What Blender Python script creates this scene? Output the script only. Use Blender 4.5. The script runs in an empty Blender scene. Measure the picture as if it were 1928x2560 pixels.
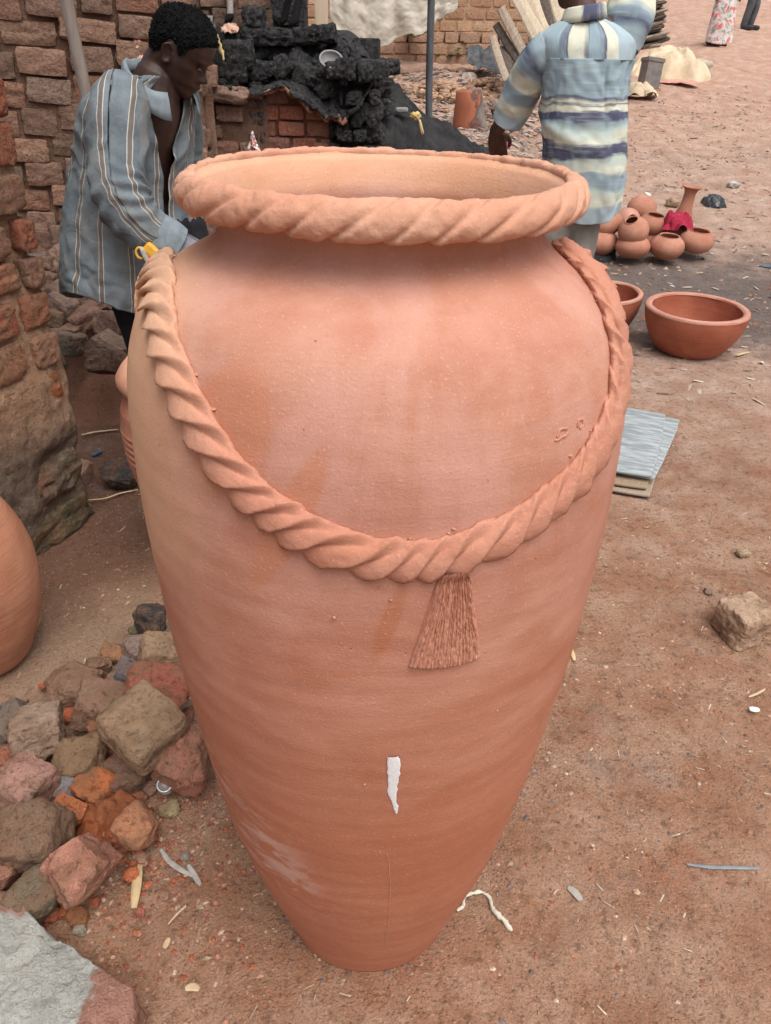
import bpy, math, random
import numpy as np
from mathutils import Vector, Matrix

# ---------------------------------------------------------------- camera, sky, sun, exposure
S = bpy.context.scene
C = S.collection
R = math.radians
cam_d = bpy.data.cameras.new('camera')
cam_d.sensor_fit = 'VERTICAL'
cam_d.sensor_height = 36.0
cam_d.lens = 1926 / 2560 * 36.0
cam_d.clip_start = 0.02
cam_d.clip_end = 400
cam = bpy.data.objects.new('camera', cam_d)
C.objects.link(cam)
CAMM = Matrix.Translation((0, 0, 1.5)) @ Matrix.Rotation(R(59), 4, 'X') @ Matrix.Rotation(R(0.8), 4, 'Z')
cam.matrix_world = CAMM
S.camera = cam

world = bpy.data.worlds.new('World')
S.world = world
world.use_nodes = True
wn = world.node_tree
sky = wn.nodes.new('ShaderNodeTexSky')
sky.sky_type = 'NISHITA'
sky.sun_disc = False
SUN_EL, SUN_AZ = R(62), R(150)          # azimuth clockwise from +Y
sky.sun_elevation = SUN_EL
sky.sun_rotation = SUN_AZ
sky.air_density = 1.0
sky.dust_density = 6.0
sky.ozone_density = 0.6
hs = wn.nodes.new('ShaderNodeHueSaturation')
hs.inputs['Saturation'].default_value = 0.32
wn.links.new(sky.outputs[0], hs.inputs['Color'])
wn.links.new(hs.outputs[0], wn.nodes['Background'].inputs[0])
wn.nodes['Background'].inputs[1].default_value = 0.15
sun_d = bpy.data.lights.new('sun', 'SUN')
sun_d.energy = 1.25
sun_d.angle = R(50)
sun_d.color = (1.0, 0.955, 0.89)
sun = bpy.data.objects.new('sun', sun_d)
C.objects.link(sun)
sdir = Vector((math.sin(SUN_AZ) * math.cos(SUN_EL), math.cos(SUN_AZ) * math.cos(SUN_EL), math.sin(SUN_EL)))
sun.rotation_euler = sdir.to_track_quat('Z', 'Y').to_euler()
S.view_settings.view_transform = 'Standard'
S.view_settings.look = 'None'
S.view_settings.gamma = 1.0
S.view_settings.use_curve_mapping = False
S.view_settings.exposure = 0.35

rng = np.random.default_rng(7)
random.seed(7)

# ---------------------------------------------------------------- survey helpers: a sight line from the camera station
def ray(px, py):
    d = CAMM.to_3x3() @ Vector(((px - 964) / 1926, -(py - 1280) / 1926, -1))
    return d

def at_y(px, py, y):
    d = ray(px, py); t = y / d.y
    return Vector((d.x * t, y, 1.5 + d.z * t))

def at_z(px, py, z):
    d = ray(px, py); t = (z - 1.5) / d.z
    return Vector((d.x * t, d.y * t, z))

def sstep(a, b, x):
    t = np.clip((x - a) / (b - a), 0, 1)
    return t * t * (3 - 2 * t)

HY = np.array([-5, 0, 5, 6, 8, 10, 13.7, 16, 19, 30, 60, 140.])
HZ = np.array([0, 0, 0, .06, .28, .52, 1.0, 1.44, 1.80, 3.1, 7.0, 17.])

def H(x, y):
    x = np.asarray(x, float); y = np.asarray(y, float)
    h = (np.interp(y - .5, HY, HZ) + np.interp(y, HY, HZ) * 2 + np.interp(y + .5, HY, HZ)) / 4
    q = x / np.maximum(y, 1)
    b = (.55 + .15 * (1 - sstep(6.5, 9, y))) * sstep(4.9, 6.2, y) * (1 - sstep(.13, .28, q)) * (1 - sstep(15, 22, y))
    return h + b

def on_ground(px, py, dz=0.0):
    d = ray(px, py)
    t = .4
    while t < 200:
        p = d * t
        if 1.5 + p.z - dz <= float(H(p.x, p.y)):
            break
        t *= 1.004
    p = d * t
    return Vector((p.x, p.y, float(H(p.x, p.y))))

def mpp(p):                     # metres per photo pixel at point p
    v = CAMM.inverted() @ Vector(p)
    return -v.z / 1926

# ---------------------------------------------------------------- numeric noise
def _hash(i, j, k, seed):
    h = (i.astype(np.int64) * 374761393 + j.astype(np.int64) * 668265263 + k.astype(np.int64) * 2147483647 + seed * 974711) & 0x7fffffff
    h = ((h ^ (h >> 13)) * 1274126177) & 0x7fffffff
    h = ((h ^ (h >> 16)) * 668265263) & 0x7fffffff
    return (h ^ (h >> 15)) / 0x7fffffff * 2 - 1

def vn(P, seed=0):
    P = np.asarray(P, float)
    i = np.floor(P).astype(np.int64); f = P - i
    u = f * f * f * (f * (f * 6 - 15) + 10)
    r = 0
    for a in (0, 1):
        for b in (0, 1):
            for c in (0, 1):
                w = (u[..., 0] if a else 1 - u[..., 0]) * (u[..., 1] if b else 1 - u[..., 1]) * (u[..., 2] if c else 1 - u[..., 2])
                r = r + w * _hash(i[..., 0] + a, i[..., 1] + b, i[..., 2] + c, seed)
    return r

def fbm(P, seed=0, octv=4, gain=.5):
    P = np.asarray(P, float); r = 0; a = 1.0
    for o in range(octv):
        r = r + a * vn(P * 2 ** o + 17.3 * o, seed + o); a *= gain
    return r

# ---------------------------------------------------------------- object helpers
def tag(o, label=None, cat=None, group=None, kind=None):
    if label: o['label'] = label
    if cat: o['category'] = cat
    if group: o['group'] = group
    if kind: o['kind'] = kind
    return o

def link(o, parent=None):
    C.objects.link(o)
    if parent is not None: o.parent = parent
    return o

def empty(name, loc=(0, 0, 0), label=None, cat=None, group=None, rz=0):
    o = bpy.data.objects.new(name, None)
    o.empty_display_size = .1
    o.location = loc; o.rotation_euler = (0, 0, rz)
    link(o)
    return tag(o, label, cat, group)

def mesh(name, V, F, mats, smooth=True, uv=None, col=None, midx=None):
    me = bpy.data.meshes.new(name)
    V = np.asarray(V, float)
    fl = []
    for f in (F if isinstance(F, list) and len(F) and isinstance(F[0], np.ndarray) and F[0].ndim == 2 else [F]):
        fl += np.asarray(f).tolist() if isinstance(f, np.ndarray) else f
    me.from_pydata(V.tolist(), [], fl)
    if mats is not None:
        for m in (mats if isinstance(mats, (list, tuple)) else [mats]): me.materials.append(m)
    if smooth: me.polygons.foreach_set('use_smooth', [True] * len(me.polygons))
    if midx is not None: me.polygons.foreach_set('material_index', np.asarray(midx, int).tolist())
    if uv is not None:
        lay = me.uv_layers.new(name='UVMap')
        li = np.empty(len(me.loops), int); me.loops.foreach_get('vertex_index', li)
        lay.data.foreach_set('uv', np.asarray(uv, float)[li].ravel())
    if col is not None:
        at = me.color_attributes.new('tint', 'FLOAT_COLOR', 'POINT')
        c4 = np.ones((len(V), 4)); c4[:, :3] = col
        at.data.foreach_set('color', c4.ravel())
    me.update()
    return me

def crisp(me, deg=32):
    me.set_sharp_from_angle(angle=R(deg))
    return me

def obj(name, me, parent=None, loc=(0, 0, 0), rot=(0, 0, 0), scale=(1, 1, 1), color=None):
    o = bpy.data.objects.new(name, me)
    o.location = loc; o.rotation_euler = rot; o.scale = scale
    if color is not None: o.color = (*color, 1)
    return link(o, parent)

def grid_faces(n, m, wrap_m=False):      # n rows, m columns
    i = np.arange(n - 1)[:, None]; k = m if wrap_m else m - 1
    j = np.arange(k)[None, :]
    j2 = (j + 1) % m
    return np.stack([i * m + j, i * m + j2, (i + 1) * m + j2, (i + 1) * m + j], -1).reshape(-1, 4)

def frames(P):
    P = np.asarray(P, float)
    T = np.gradient(P, axis=0); T /= np.linalg.norm(T, axis=1)[:, None] + 1e-9
    up = np.array([0, 0, 1.]) if abs(T[0, 2]) < .9 else np.array([0, 1., 0])
    N = np.zeros_like(T); n = np.cross(T[0], np.cross(up, T[0])); n /= np.linalg.norm(n); N[0] = n
    for i in range(1, len(P)):
        n = N[i - 1] - T[i] * (N[i - 1] @ T[i]); N[i] = n / (np.linalg.norm(n) + 1e-9)
    return T, N, np.cross(T, N)

def resample(P, n, *attrs):
    P = np.asarray(P, float)
    d = np.r_[0, np.cumsum(np.linalg.norm(np.diff(P, axis=0), axis=1))]
    # smooth (Catmull-like) interpolation by cubic hermite on chord length
    t = np.linspace(0, d[-1], n)
    m = np.gradient(P, d, axis=0)
    k = np.clip(np.searchsorted(d, t, 'right') - 1, 0, len(d) - 2)
    h = (d[k + 1] - d[k])[:, None]; s = ((t - d[k])[:, None]) / h
    Q = (2*s**3-3*s**2+1)*P[k] + (s**3-2*s**2+s)*h*m[k] + (-2*s**3+3*s**2)*P[k+1] + (s**3-s**2)*h*m[k+1]
    def herm(a):
        a = np.asarray(a, float); ma = np.gradient(a, d); s1 = s[:, 0]; h1 = h[:, 0]
        return (2*s1**3-3*s1**2+1)*a[k] + (s1**3-2*s1**2+s1)*h1*ma[k] + (-2*s1**3+3*s1**2)*a[k+1] + (s1**3-s1**2)*h1*ma[k+1]
    return (Q, t) + tuple(herm(a) for a in attrs)

def tube(P, rad, n=12, caps=True, ell=1.0):
    P = np.asarray(P, float); rad = np.broadcast_to(np.asarray(rad, float), (len(P),))
    T, N, B = frames(P)
    a = np.linspace(0, 2 * np.pi, n, endpoint=False)
    if caps:                              # round ends
        e = np.array([.0, .5, .85]); 
        s0 = [P[0] - T[0] * rad[0] * math.sqrt(1 - q * q) for q in (.15, .6, .9)]
        s1 = [P[-1] + T[-1] * rad[-1] * math.sqrt(1 - q * q) for q in (.9, .6, .15)]
        P = np.vstack([s0, P, s1]); rad = np.r_[rad[0] * .15, rad[0] * .6, rad[0] * .9, rad, rad[-1] * .9, rad[-1] * .6, rad[-1] * .15]
        T = np.vstack([[T[0]] * 3, T, [T[-1]] * 3]); N = np.vstack([[N[0]] * 3, N, [N[-1]] * 3]); B = np.vstack([[B[0]] * 3, B, [B[-1]] * 3])
    V = P[:, None] + rad[:, None, None] * (np.cos(a)[None, :, None] * N[:, None] * ell + np.sin(a)[None, :, None] * B[:, None])
    V = V.reshape(-1, 3)
    F = grid_faces(len(P), n, True).tolist()
    if caps:
        F.append(list(range(n))[::-1]); F.append(list(range(len(V) - n, len(V))))
    return V, F

def joinVF(parts):
    Vs, Fs, o = [], [], 0
    for V, F in parts:
        Vs.append(np.asarray(V)); Fs += [[i + o for i in f] for f in (F.tolist() if isinstance(F, np.ndarray) else F)]
        o += len(V)
    return np.vstack(Vs), Fs

def box_vf(c, h):
    c = np.array(c, float); h = np.array(h, float)
    V = np.array([[x, y, z] for x in (-1, 1) for y in (-1, 1) for z in (-1, 1)]) * h + c
    return V, [[0, 1, 3, 2], [4, 6, 7, 5], [0, 4, 5, 1], [2, 3, 7, 6], [0, 2, 6, 4], [1, 5, 7, 3]]

def lathe(prof, n=64, wob=0.0, seed=0):
    prof = np.asarray(prof, float)
    a = np.linspace(0, 2 * np.pi, n, endpoint=False)
    r = prof[:, 0][:, None] * np.ones(n); z = prof[:, 1][:, None] * np.ones(n)
    V = np.stack([r * np.cos(a), r * np.sin(a), z], -1)
    if wob:
        d = fbm(V.reshape(-1, 3) * 9, seed, 3).reshape(r.shape) * wob
        V[..., 0] += d * np.cos(a); V[..., 1] += d * np.sin(a)
    return V.reshape(-1, 3), grid_faces(len(prof), n, True)

def cube_grid(n):
    t = np.tan(np.linspace(-1, 1, n) * math.pi / 4)
    u, v = np.meshgrid(t, t, indexing='ij'); one = np.ones_like(u)
    fs = [(one, u, v), (-one, v, u), (v, one, u), (u, -one, v), (u, v, one), (v, u, -one)]
    V = np.vstack([np.stack(f, -1).reshape(-1, 3) for f in fs])
    F = np.vstack([grid_faces(n, n) + k * n * n for k in range(6)])
    key = np.round(V * 1e5).astype(np.int64)
    _, first, inv = np.unique(key, axis=0, return_index=True, return_inverse=True)
    return V[first], inv.reshape(-1)[F]
_CG = {}

def rock_vf(seed, n=12, k=3.0, cuts=7, cut=.72, rough=.05, freq=2.0):
    """unit rock: a superellipsoid with random flats and noise"""
    if n not in _CG: _CG[n] = cube_grid(n)
    V, F = _CG[n]
    V = V.copy()
    V /= (np.abs(V) ** k).sum(1)[:, None] ** (1 / k)
    r = np.random.default_rng(seed)
    for _ in range(cuts):
        d = r.normal(size=3); d /= np.linalg.norm(d)
        lim = (V @ d).max() * (cut + r.random() * (1 - cut) * .8)
        e = np.maximum(V @ d - lim, 0)
        V -= e[:, None] * d * .92
    nrm = V / (np.linalg.norm(V, axis=1)[:, None] + 1e-9)
    V += nrm * (fbm(V * freq + seed * 3.1, seed, 4, .55) * rough)[:, None]
    V /= np.abs(V).max(0)
    return V, F

def voxel(name, parts, size, mat, smooth=4, parent=None):
    V, F = joinVF(parts)
    o = obj(name, mesh(name, V, F, mat))
    m = o.modifiers.new('r', 'REMESH'); m.mode = 'VOXEL'; m.voxel_size = size; m.use_smooth_shade = True
    if smooth:
        s = o.modifiers.new('s', 'SMOOTH'); s.factor = .5; s.iterations = smooth
    dg = bpy.context.evaluated_depsgraph_get()
    me = bpy.data.meshes.new_from_object(o.evaluated_get(dg))
    o.modifiers.clear(); old = o.data; o.data = me; me.name = name
    bpy.data.meshes.remove(old)
    if not me.materials: me.materials.append(mat)
    me.polygons.foreach_set('use_smooth', [True] * len(me.polygons))
    if parent is not None: o.parent = parent
    return o

# ---------------------------------------------------------------- materials
class Mt:
    def __init__(s, name, rough=.9, spec=.25):
        s.m = bpy.data.materials.new(name); s.m.use_nodes = True
        s.t = s.m.node_tree; s.b = s.t.nodes['Principled BSDF']
        s.b.inputs['Roughness'].default_value = rough
        s.b.inputs['Specular IOR Level'].default_value = spec
        s._c = {}
    def nd(s, typ, ins=None, **at):
        n = s.t.nodes.new(typ)
        for k, v in at.items(): setattr(n, k, v)
        for k, v in (ins or {}).items(): s.set(n.inputs[k], v)
        return n
    def set(s, sock, v):
        if isinstance(v, bpy.types.NodeSocket): s.t.links.new(v, sock)
        else:
            if sock.type == 'RGBA' and len(v) == 3: v = (*v, 1)
            sock.default_value = v
    def coord(s, kind='Object'):
        if kind not in s._c:
            s._c[kind] = s.nd('ShaderNodeNewGeometry').outputs['Position'] if kind == 'Position' else s.nd('ShaderNodeTexCoord').outputs[kind]
        return s._c[kind]
    def rnd(s):
        if 'oi' not in s._c: s._c['oi'] = s.nd('ShaderNodeObjectInfo')
        return s._c['oi'].outputs['Random']
    def ocol(s):
        s.rnd(); return s._c['oi'].outputs['Color']
    def attr(s, name):
        return s.nd('ShaderNodeAttribute', attribute_name=name).outputs['Color']
    def map(s, vec, sc=(1, 1, 1), loc=(0, 0, 0), rot=(0, 0, 0)):
        return s.nd('ShaderNodeMapping', {'Vector': vec, 'Scale': sc, 'Location': loc, 'Rotation': rot}).outputs[0]
    def noise(s, vec, scale, detail=4, rough=.55, dist=0., w=None):
        n = s.nd('ShaderNodeTexNoise', {'Vector': vec, 'Scale': scale, 'Detail': detail, 'Roughness': rough, 'Distortion': dist}, noise_dimensions='4D' if w is not None else '3D')
        if w is not None: s.set(n.inputs['W'], w)
        return n.outputs['Fac']
    def voro(s, vec, scale, feature='F1', out='Distance', rnd=1.0):
        return s.nd('ShaderNodeTexVoronoi', {'Vector': vec, 'Scale': scale, 'Randomness': rnd}, feature=feature).outputs[out]
    def math(s, op, a, b=0., c=0., clamp=False):
        n = s.nd('ShaderNodeMath', operation=op, use_clamp=clamp)
        s.set(n.inputs[0], a); s.set(n.inputs[1], b); s.set(n.inputs[2], c)
        return n.outputs[0]
    def ramp(s, fac, stops, interp='LINEAR'):
        n = s.nd('ShaderNodeValToRGB', {'Fac': fac}); cr = n.color_ramp; cr.interpolation = interp
        while len(cr.elements) < len(stops): cr.elements.new(.5)
        for e, (p, c) in zip(cr.elements, stops):
            e.position = p; e.color = (c, c, c, 1) if isinstance(c, (int, float)) else (*c, 1)
        return n.outputs['Color']
    def ss(s, x, a, b):                   # smoothstep mask
        n = s.nd('ShaderNodeMapRange', {'Value': x, 'From Min': a, 'From Max': b, 'To Min': 0., 'To Max': 1.}, interpolation_type='SMOOTHSTEP')
        return n.outputs[0]
    def mix(s, f, a, b, blend='MIX'):
        n = s.nd('ShaderNodeMix', data_type='RGBA', blend_type=blend, clamp_factor=True)
        s.set(n.inputs[0], f); s.set(n.inputs[6], a); s.set(n.inputs[7], b)
        return n.outputs[2]
    def xyz(s, vec):
        return s.nd('ShaderNodeSeparateXYZ', {'Vector': vec}).outputs
    def bump(s, h, strength=.5, dist=.01, normal=None):
        n = s.nd('ShaderNodeBump', {'Height': h, 'Strength': strength, 'Distance': dist})
        if normal is not None: s.set(n.inputs['Normal'], normal)
        return n.outputs[0]
    def out(s, color=None, normal=None, rough=None):
        if color is not None: s.set(s.b.inputs['Base Color'], color)
        if normal is not None: s.set(s.b.inputs['Normal'], normal)
        if rough is not None: s.set(s.b.inputs['Roughness'], rough)
        return s.m

def simple(name, c1, c2, scale=20, rough=.8, bump=.3, bdist=.003, bscale=None, spec=.25, kind='Object', stretch=(1, 1, 1)):
    t = Mt(name, rough, spec)
    v = t.map(t.coord(kind), stretch)
    f = t.noise(v, scale, 5, .6)
    g = t.noise(v, bscale or scale * 4, 4, .6)
    return t.out(t.mix(t.ss(f, .3, .7), c1, c2), t.bump(g, bump, bdist))

def mat_brick(name, c_dark=.55, grit=1.0):
    """adobe: the object's own colour, mottled, gritty, with pits"""
    t = Mt(name, .95, .1)
    v = t.coord('Object'); w = t.math('MULTIPLY', t.rnd(), 40.)
    pos = t.coord('Position')
    a = t.noise(pos, 14, 5, .62); b = t.noise(pos, 60, 5, .65); c = t.noise(pos, 260, 3, .6)
    col = t.mix(t.ss(a, .35, .7), t.ocol(), t.mix(.5, t.ocol(), (.30, .20, .145)))
    col = t.mix(t.ss(b, .45, .75), col, t.mix(1., col, (c_dark, c_dark * .95, c_dark * .92), 'MULTIPLY'))
    col = t.mix(t.math('MULTIPLY', t.ss(c, .62, .72), .5), col, (.42, .32, .25))
    n = t.bump(a, .6, .03); n = t.bump(b, .9 * grit, .014, n); n = t.bump(c, .6 * grit, .003, n)
    return t.out(col, n)

def mat_rock(name):
    t = Mt(name, .95, .15)
    pos = t.coord('Position'); w = t.rnd()
    a = t.noise(pos, 16, 5, .6); b = t.noise(pos, 75, 6, .7); c = t.voro(pos, 170)
    d = t.noise(pos, 330, 3, .6)
    e = t.noise(t.map(pos, loc=(3.1, 1.7, .4)), 9, 4, .6)
    col = t.mix(t.ss(a, .4, .62), t.ocol(), t.mix(.6, t.ocol(), (.27, .165, .10)))
    col = t.mix(t.math('MULTIPLY', t.ss(e, .54, .66), .55), col, t.mix(.5, col, (.30, .095, .05)))
    col = t.mix(t.math('MULTIPLY', t.ss(e, .44, .34), .5), col, t.mix(.5, col, (.33, .27, .21)))
    col = t.mix(t.math('MULTIPLY', t.ss(b, .5, .66), .8), col, t.mix(1., col, (.48, .42, .38), 'MULTIPLY'))
    col = t.mix(t.math('MULTIPLY', t.ss(c, .26, .12), .35), col, (.46, .36, .28))
    col = t.mix(t.math('MULTIPLY', t.ss(d, .6, .7), .4), col, t.mix(1., col, (.5, .45, .42), 'MULTIPLY'))
    n = t.bump(a, .6, .03); n = t.bump(b, 1., .018, n); n = t.bump(d, .9, .004, n)
    return t.out(col, n)

M = {}
M['brick'] = mat_brick('adobe_brick')
M['rock'] = mat_rock('rubble_rock')
def mat_soot():
    t = Mt('soot_block', .82, .3)
    pos = t.coord('Position')
    a = t.noise(pos, 12, 5, .6); b = t.noise(pos, 55, 5, .7); c = t.noise(pos, 300, 2, .5)
    col = t.mix(t.ss(a, .35, .7), (.016, .016, .018), (.05, .049, .05))
    col = t.mix(t.ss(b, .5, .7), col, (.11, .105, .10))
    col = t.mix(t.math('MULTIPLY', t.ss(c, .64, .74), .5), col, (.16, .15, .15))
    n = t.bump(a, .8, .05); n = t.bump(b, 1., .025, n); n = t.bump(c, .6, .004, n)
    return t.out(col, n)
M['soot'] = mat_soot()
def mat_mud(name, c1, c2, c3, s=1.0):
    t = Mt(name, .96, .1)
    pos = t.coord('Position')
    a = t.noise(pos, 6 * s, 5, .6); b = t.noise(pos, 42 * s, 6, .7); c = t.noise(pos, 190 * s, 4, .65)
    col = t.mix(t.ss(a, .35, .65), c1, c2)
    col = t.mix(t.ss(b, .5, .75), col, c3)
    col = t.mix(t.math('MULTIPLY', t.ss(c, .6, .7), .4), col, (.45, .34, .25))
    n = t.bump(a, .5, .03); n = t.bump(b, .8, .012, n); n = t.bump(c, .7, .003, n)
    return t.out(col, n)
M['mud'] = mat_mud('mud_mortar', (.30, .17, .105), (.36, .21, .13), (.22, .12, .075))
M['mud_dark'] = mat_mud('kiln_mud', (.13, .075, .055), (.17, .10, .07), (.08, .05, .04))
M['dirt'] = mat_mud('red_dirt', (.16, .075, .048), (.20, .10, .065), (.10, .05, .036))
M['orange_dirt'] = mat_mud('orange_dirt', (.34, .10, .04), (.30, .12, .06), (.24, .075, .035), 1.6)
def mat_tint(name, rough=.9, bump=.4, bs=220):
    t = Mt(name, rough, .2)
    pos = t.coord('Position'); a = t.noise(pos, bs, 3, .6)
    col = t.mix(t.ss(a, .35, .7), t.attr('tint'), t.mix(1., t.attr('tint'), (.6, .57, .55), 'MULTIPLY'))
    return t.out(col, t.bump(a, bump, .003))
M['tint'] = mat_tint('scattered_bits')
# ================================================================ GROUND
def mat_ground():
    t = Mt('ground_dirt', .95, .12)
    pos = t.coord('Position'); X, Y, Z = t.xyz(pos)[0], t.xyz(pos)[1], t.xyz(pos)[2]
    big = t.noise(pos, .9, 5, .6); mid = t.noise(pos, 5.5, 6, .62); fin = t.noise(pos, 38, 5, .68); gr = t.noise(pos, 170, 4, .65); sp = t.noise(pos, 420, 2, .6)
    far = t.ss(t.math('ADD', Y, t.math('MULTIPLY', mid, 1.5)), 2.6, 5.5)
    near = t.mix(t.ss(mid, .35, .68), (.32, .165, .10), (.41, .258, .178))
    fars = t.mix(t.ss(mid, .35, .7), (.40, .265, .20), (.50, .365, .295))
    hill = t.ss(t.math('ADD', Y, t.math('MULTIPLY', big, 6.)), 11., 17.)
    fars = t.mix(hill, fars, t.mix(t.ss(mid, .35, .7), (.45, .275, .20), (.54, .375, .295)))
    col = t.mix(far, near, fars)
    # left side, beside the kiln and under the wall: darker red earth
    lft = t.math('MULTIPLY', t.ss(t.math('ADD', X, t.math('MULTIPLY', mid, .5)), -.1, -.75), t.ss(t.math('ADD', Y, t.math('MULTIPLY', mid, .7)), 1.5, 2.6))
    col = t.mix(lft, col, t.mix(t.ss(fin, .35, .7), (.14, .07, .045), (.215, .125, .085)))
    # sandy patch near the round jar
    dx = t.math('SUBTRACT', X, -.72); dy = t.math('SUBTRACT', Y, 1.62)
    rr = t.math('SQRT', t.math('ADD', t.math('MULTIPLY', dx, dx), t.math('MULTIPLY', dy, dy)))
    col = t.mix(t.math('MULTIPLY', t.ss(t.math('ADD', rr, t.math('MULTIPLY', mid, .4)), .75, .35), .8), col, t.mix(t.ss(fin, .3, .7), (.30, .20, .135), (.41, .30, .21)))
    # ash and soot trodden into the yard round the pots
    dx = t.math('SUBTRACT', X, 2.1); dy = t.math('MULTIPLY', t.math('SUBTRACT', Y, 5.5), .78)
    rr = t.math('SQRT', t.math('ADD', t.math('MULTIPLY', t.math('MULTIPLY', dx, dx), .42), t.math('MULTIPLY', dy, dy)))
    ash = t.ss(t.math('ADD', rr, t.math('ADD', t.math('MULTIPLY', mid, .9), t.math('MULTIPLY', big, .8))), 2.05, 1.35)
    col = t.mix(t.math('MULTIPLY', ash, .85), col, t.mix(t.ss(fin, .4, .7), (.075, .068, .068), (.18, .155, .145)))
    col = t.mix(t.math('MULTIPLY', t.ss(t.noise(t.map(pos, loc=(2, 9, 0)), 1.7, 6, .68, .4), .5, .66), .45), col, t.mix(1., col, (.66, .62, .6), 'MULTIPLY'))
    # grey dust patches
    col = t.mix(t.math('MULTIPLY', t.ss(t.noise(pos, 2.4, 5, .65), .55, .72), .5), col, (.26, .215, .19))
    col = t.mix(t.math('MULTIPLY', t.ss(t.noise(t.map(pos, loc=(7, 3, 0)), 3.3, 5, .65), .58, .7), .4), col, (.33, .12, .07))
    col = t.mix(t.math('MULTIPLY', t.ss(fin, .5, .68), .7), col, t.mix(1., col, (.5, .46, .44), 'MULTIPLY'))
    vd = t.nd('ShaderNodeTexVoronoi', {'Vector': pos, 'Scale': 95., 'Randomness': 1.}); vc = t.xyz(vd.outputs['Color'])
    peb = t.math('MULTIPLY', t.ss(vd.outputs['Distance'], .34, .22), t.math('GREATER_THAN', vc[0], .62))
    col = t.mix(t.math('MULTIPLY', peb, .75), col, t.mix(vc[1], (.20, .12, .085), (.46, .31, .22)))
    col = t.mix(t.math('MULTIPLY', t.ss(gr, .56, .68), .7), col, t.mix(1., col, (1.55, 1.5, 1.45), 'MULTIPLY'))
    col = t.mix(t.math('MULTIPLY', t.ss(gr, .44, .32), .8), col, t.mix(1., col, (.5, .46, .44), 'MULTIPLY'))
    n = t.bump(fin, .75, .02); n = t.bump(t.math('ADD', gr, t.math('MULTIPLY', peb, .5)), .9, .008, n); n = t.bump(sp, .5, .002, n)
    return t.out(col, n)
M['ground'] = mat_ground()

def axis(lo, hi, d0, dense_lo, dense_hi, gr=1.09):
    a = list(np.arange(dense_lo, dense_hi, d0))
    s = d0
    while a[-1] < hi: s *= gr; a.append(a[-1] + s)
    s = d0
    while a[0] > lo: s *= gr; a.insert(0, a[0] - s)
    return np.array(a)
gx = axis(-60, 70, .028, -1.8, 2.4); gy = axis(-2.5, 130, .028, .3, 4.2, 1.035)
GX, GY = np.meshgrid(gx, gy)
def micro(x, y):
    P = np.stack([x, y, 0 * x], -1)
    a = np.minimum(1, .35 + np.maximum(0, y - 3) * .08)
    return fbm(P * 1.6, 5, 3) * .022 * a * (1 + np.maximum(0, y - 8) * .25) + fbm(P * 9, 6, 3) * .0055 + fbm(P * 24, 8, 2) * .0028
def HG(x, y):
    x = np.asarray(x, float); y = np.asarray(y, float)
    jar = sstep(.17, .34, np.hypot(x + .022, y - .969))       # level where the jar stands
    return H(x, y) + (micro(x, y) - .004) * jar
GZ = HG(GX, GY)
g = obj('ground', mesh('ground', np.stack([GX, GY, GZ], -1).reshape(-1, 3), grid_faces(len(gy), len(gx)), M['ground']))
tag(g, kind='structure')

# ================================================================ THE LARGE JAR
JX, JY, LEAN = -.024, .969, .0106        # the jar stands a touch out of plumb
JP = np.array([(.1675, 0), (.1708, .012), (.1815, .05), (.2105, .15), (.2485, .3), (.2742, .45), (.2925, .6), (.3095, .75), (.3185, .9), (.3219, 1.0), (.3208, 1.08), (.3175, 1.14),
               (.311, 1.18), (.2985, 1.22), (.283, 1.25), (.2565, 1.275), (.231, 1.29), (.2105, 1.30), (.1985, 1.309), (.1925, 1.32), (.1915, 1.335), (.196, 1.352), (.207, 1.364)])
def resample2(P, n):
    Q, _ = resample(np.c_[P, np.zeros(len(P))], n); return Q[:, :2]
jo = resample2(JP, 190)
def jar_r(z): return np.interp(z, jo[:, 1], jo[:, 0])
def jar_pt(th, z, off=0.):
    th = np.asarray(th, float); z = np.asarray(z, float)
    r = jar_r(z); dr = (jar_r(z + .004) - jar_r(z - .004)) / .008
    nr = 1 / np.sqrt(1 + dr * dr); nz = -dr * nr
    rr = r + off * nr
    return np.stack([rr * np.cos(th), rr * np.sin(th), z + off * nz], -1)
def jar_hit(px, py):
    d = ray(px, py); best = None
    for t in np.linspace(.3, 2.2, 3800):
        z = 1.5 + d.z * t; x = d.x * t - JX - LEAN * z; y = d.y * t - JY
        if z <= 1.345 and z >= 0 and math.hypot(x, y) <= jar_r(z):
            return math.atan2(y, x), z
        if z <= 1.345 and z >= 0:
            g_ = math.hypot(x, y) - jar_r(z)
            if best is None or g_ < best[0]: best = (g_, math.atan2(y, x), z)
    return best[1], best[2]

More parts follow.
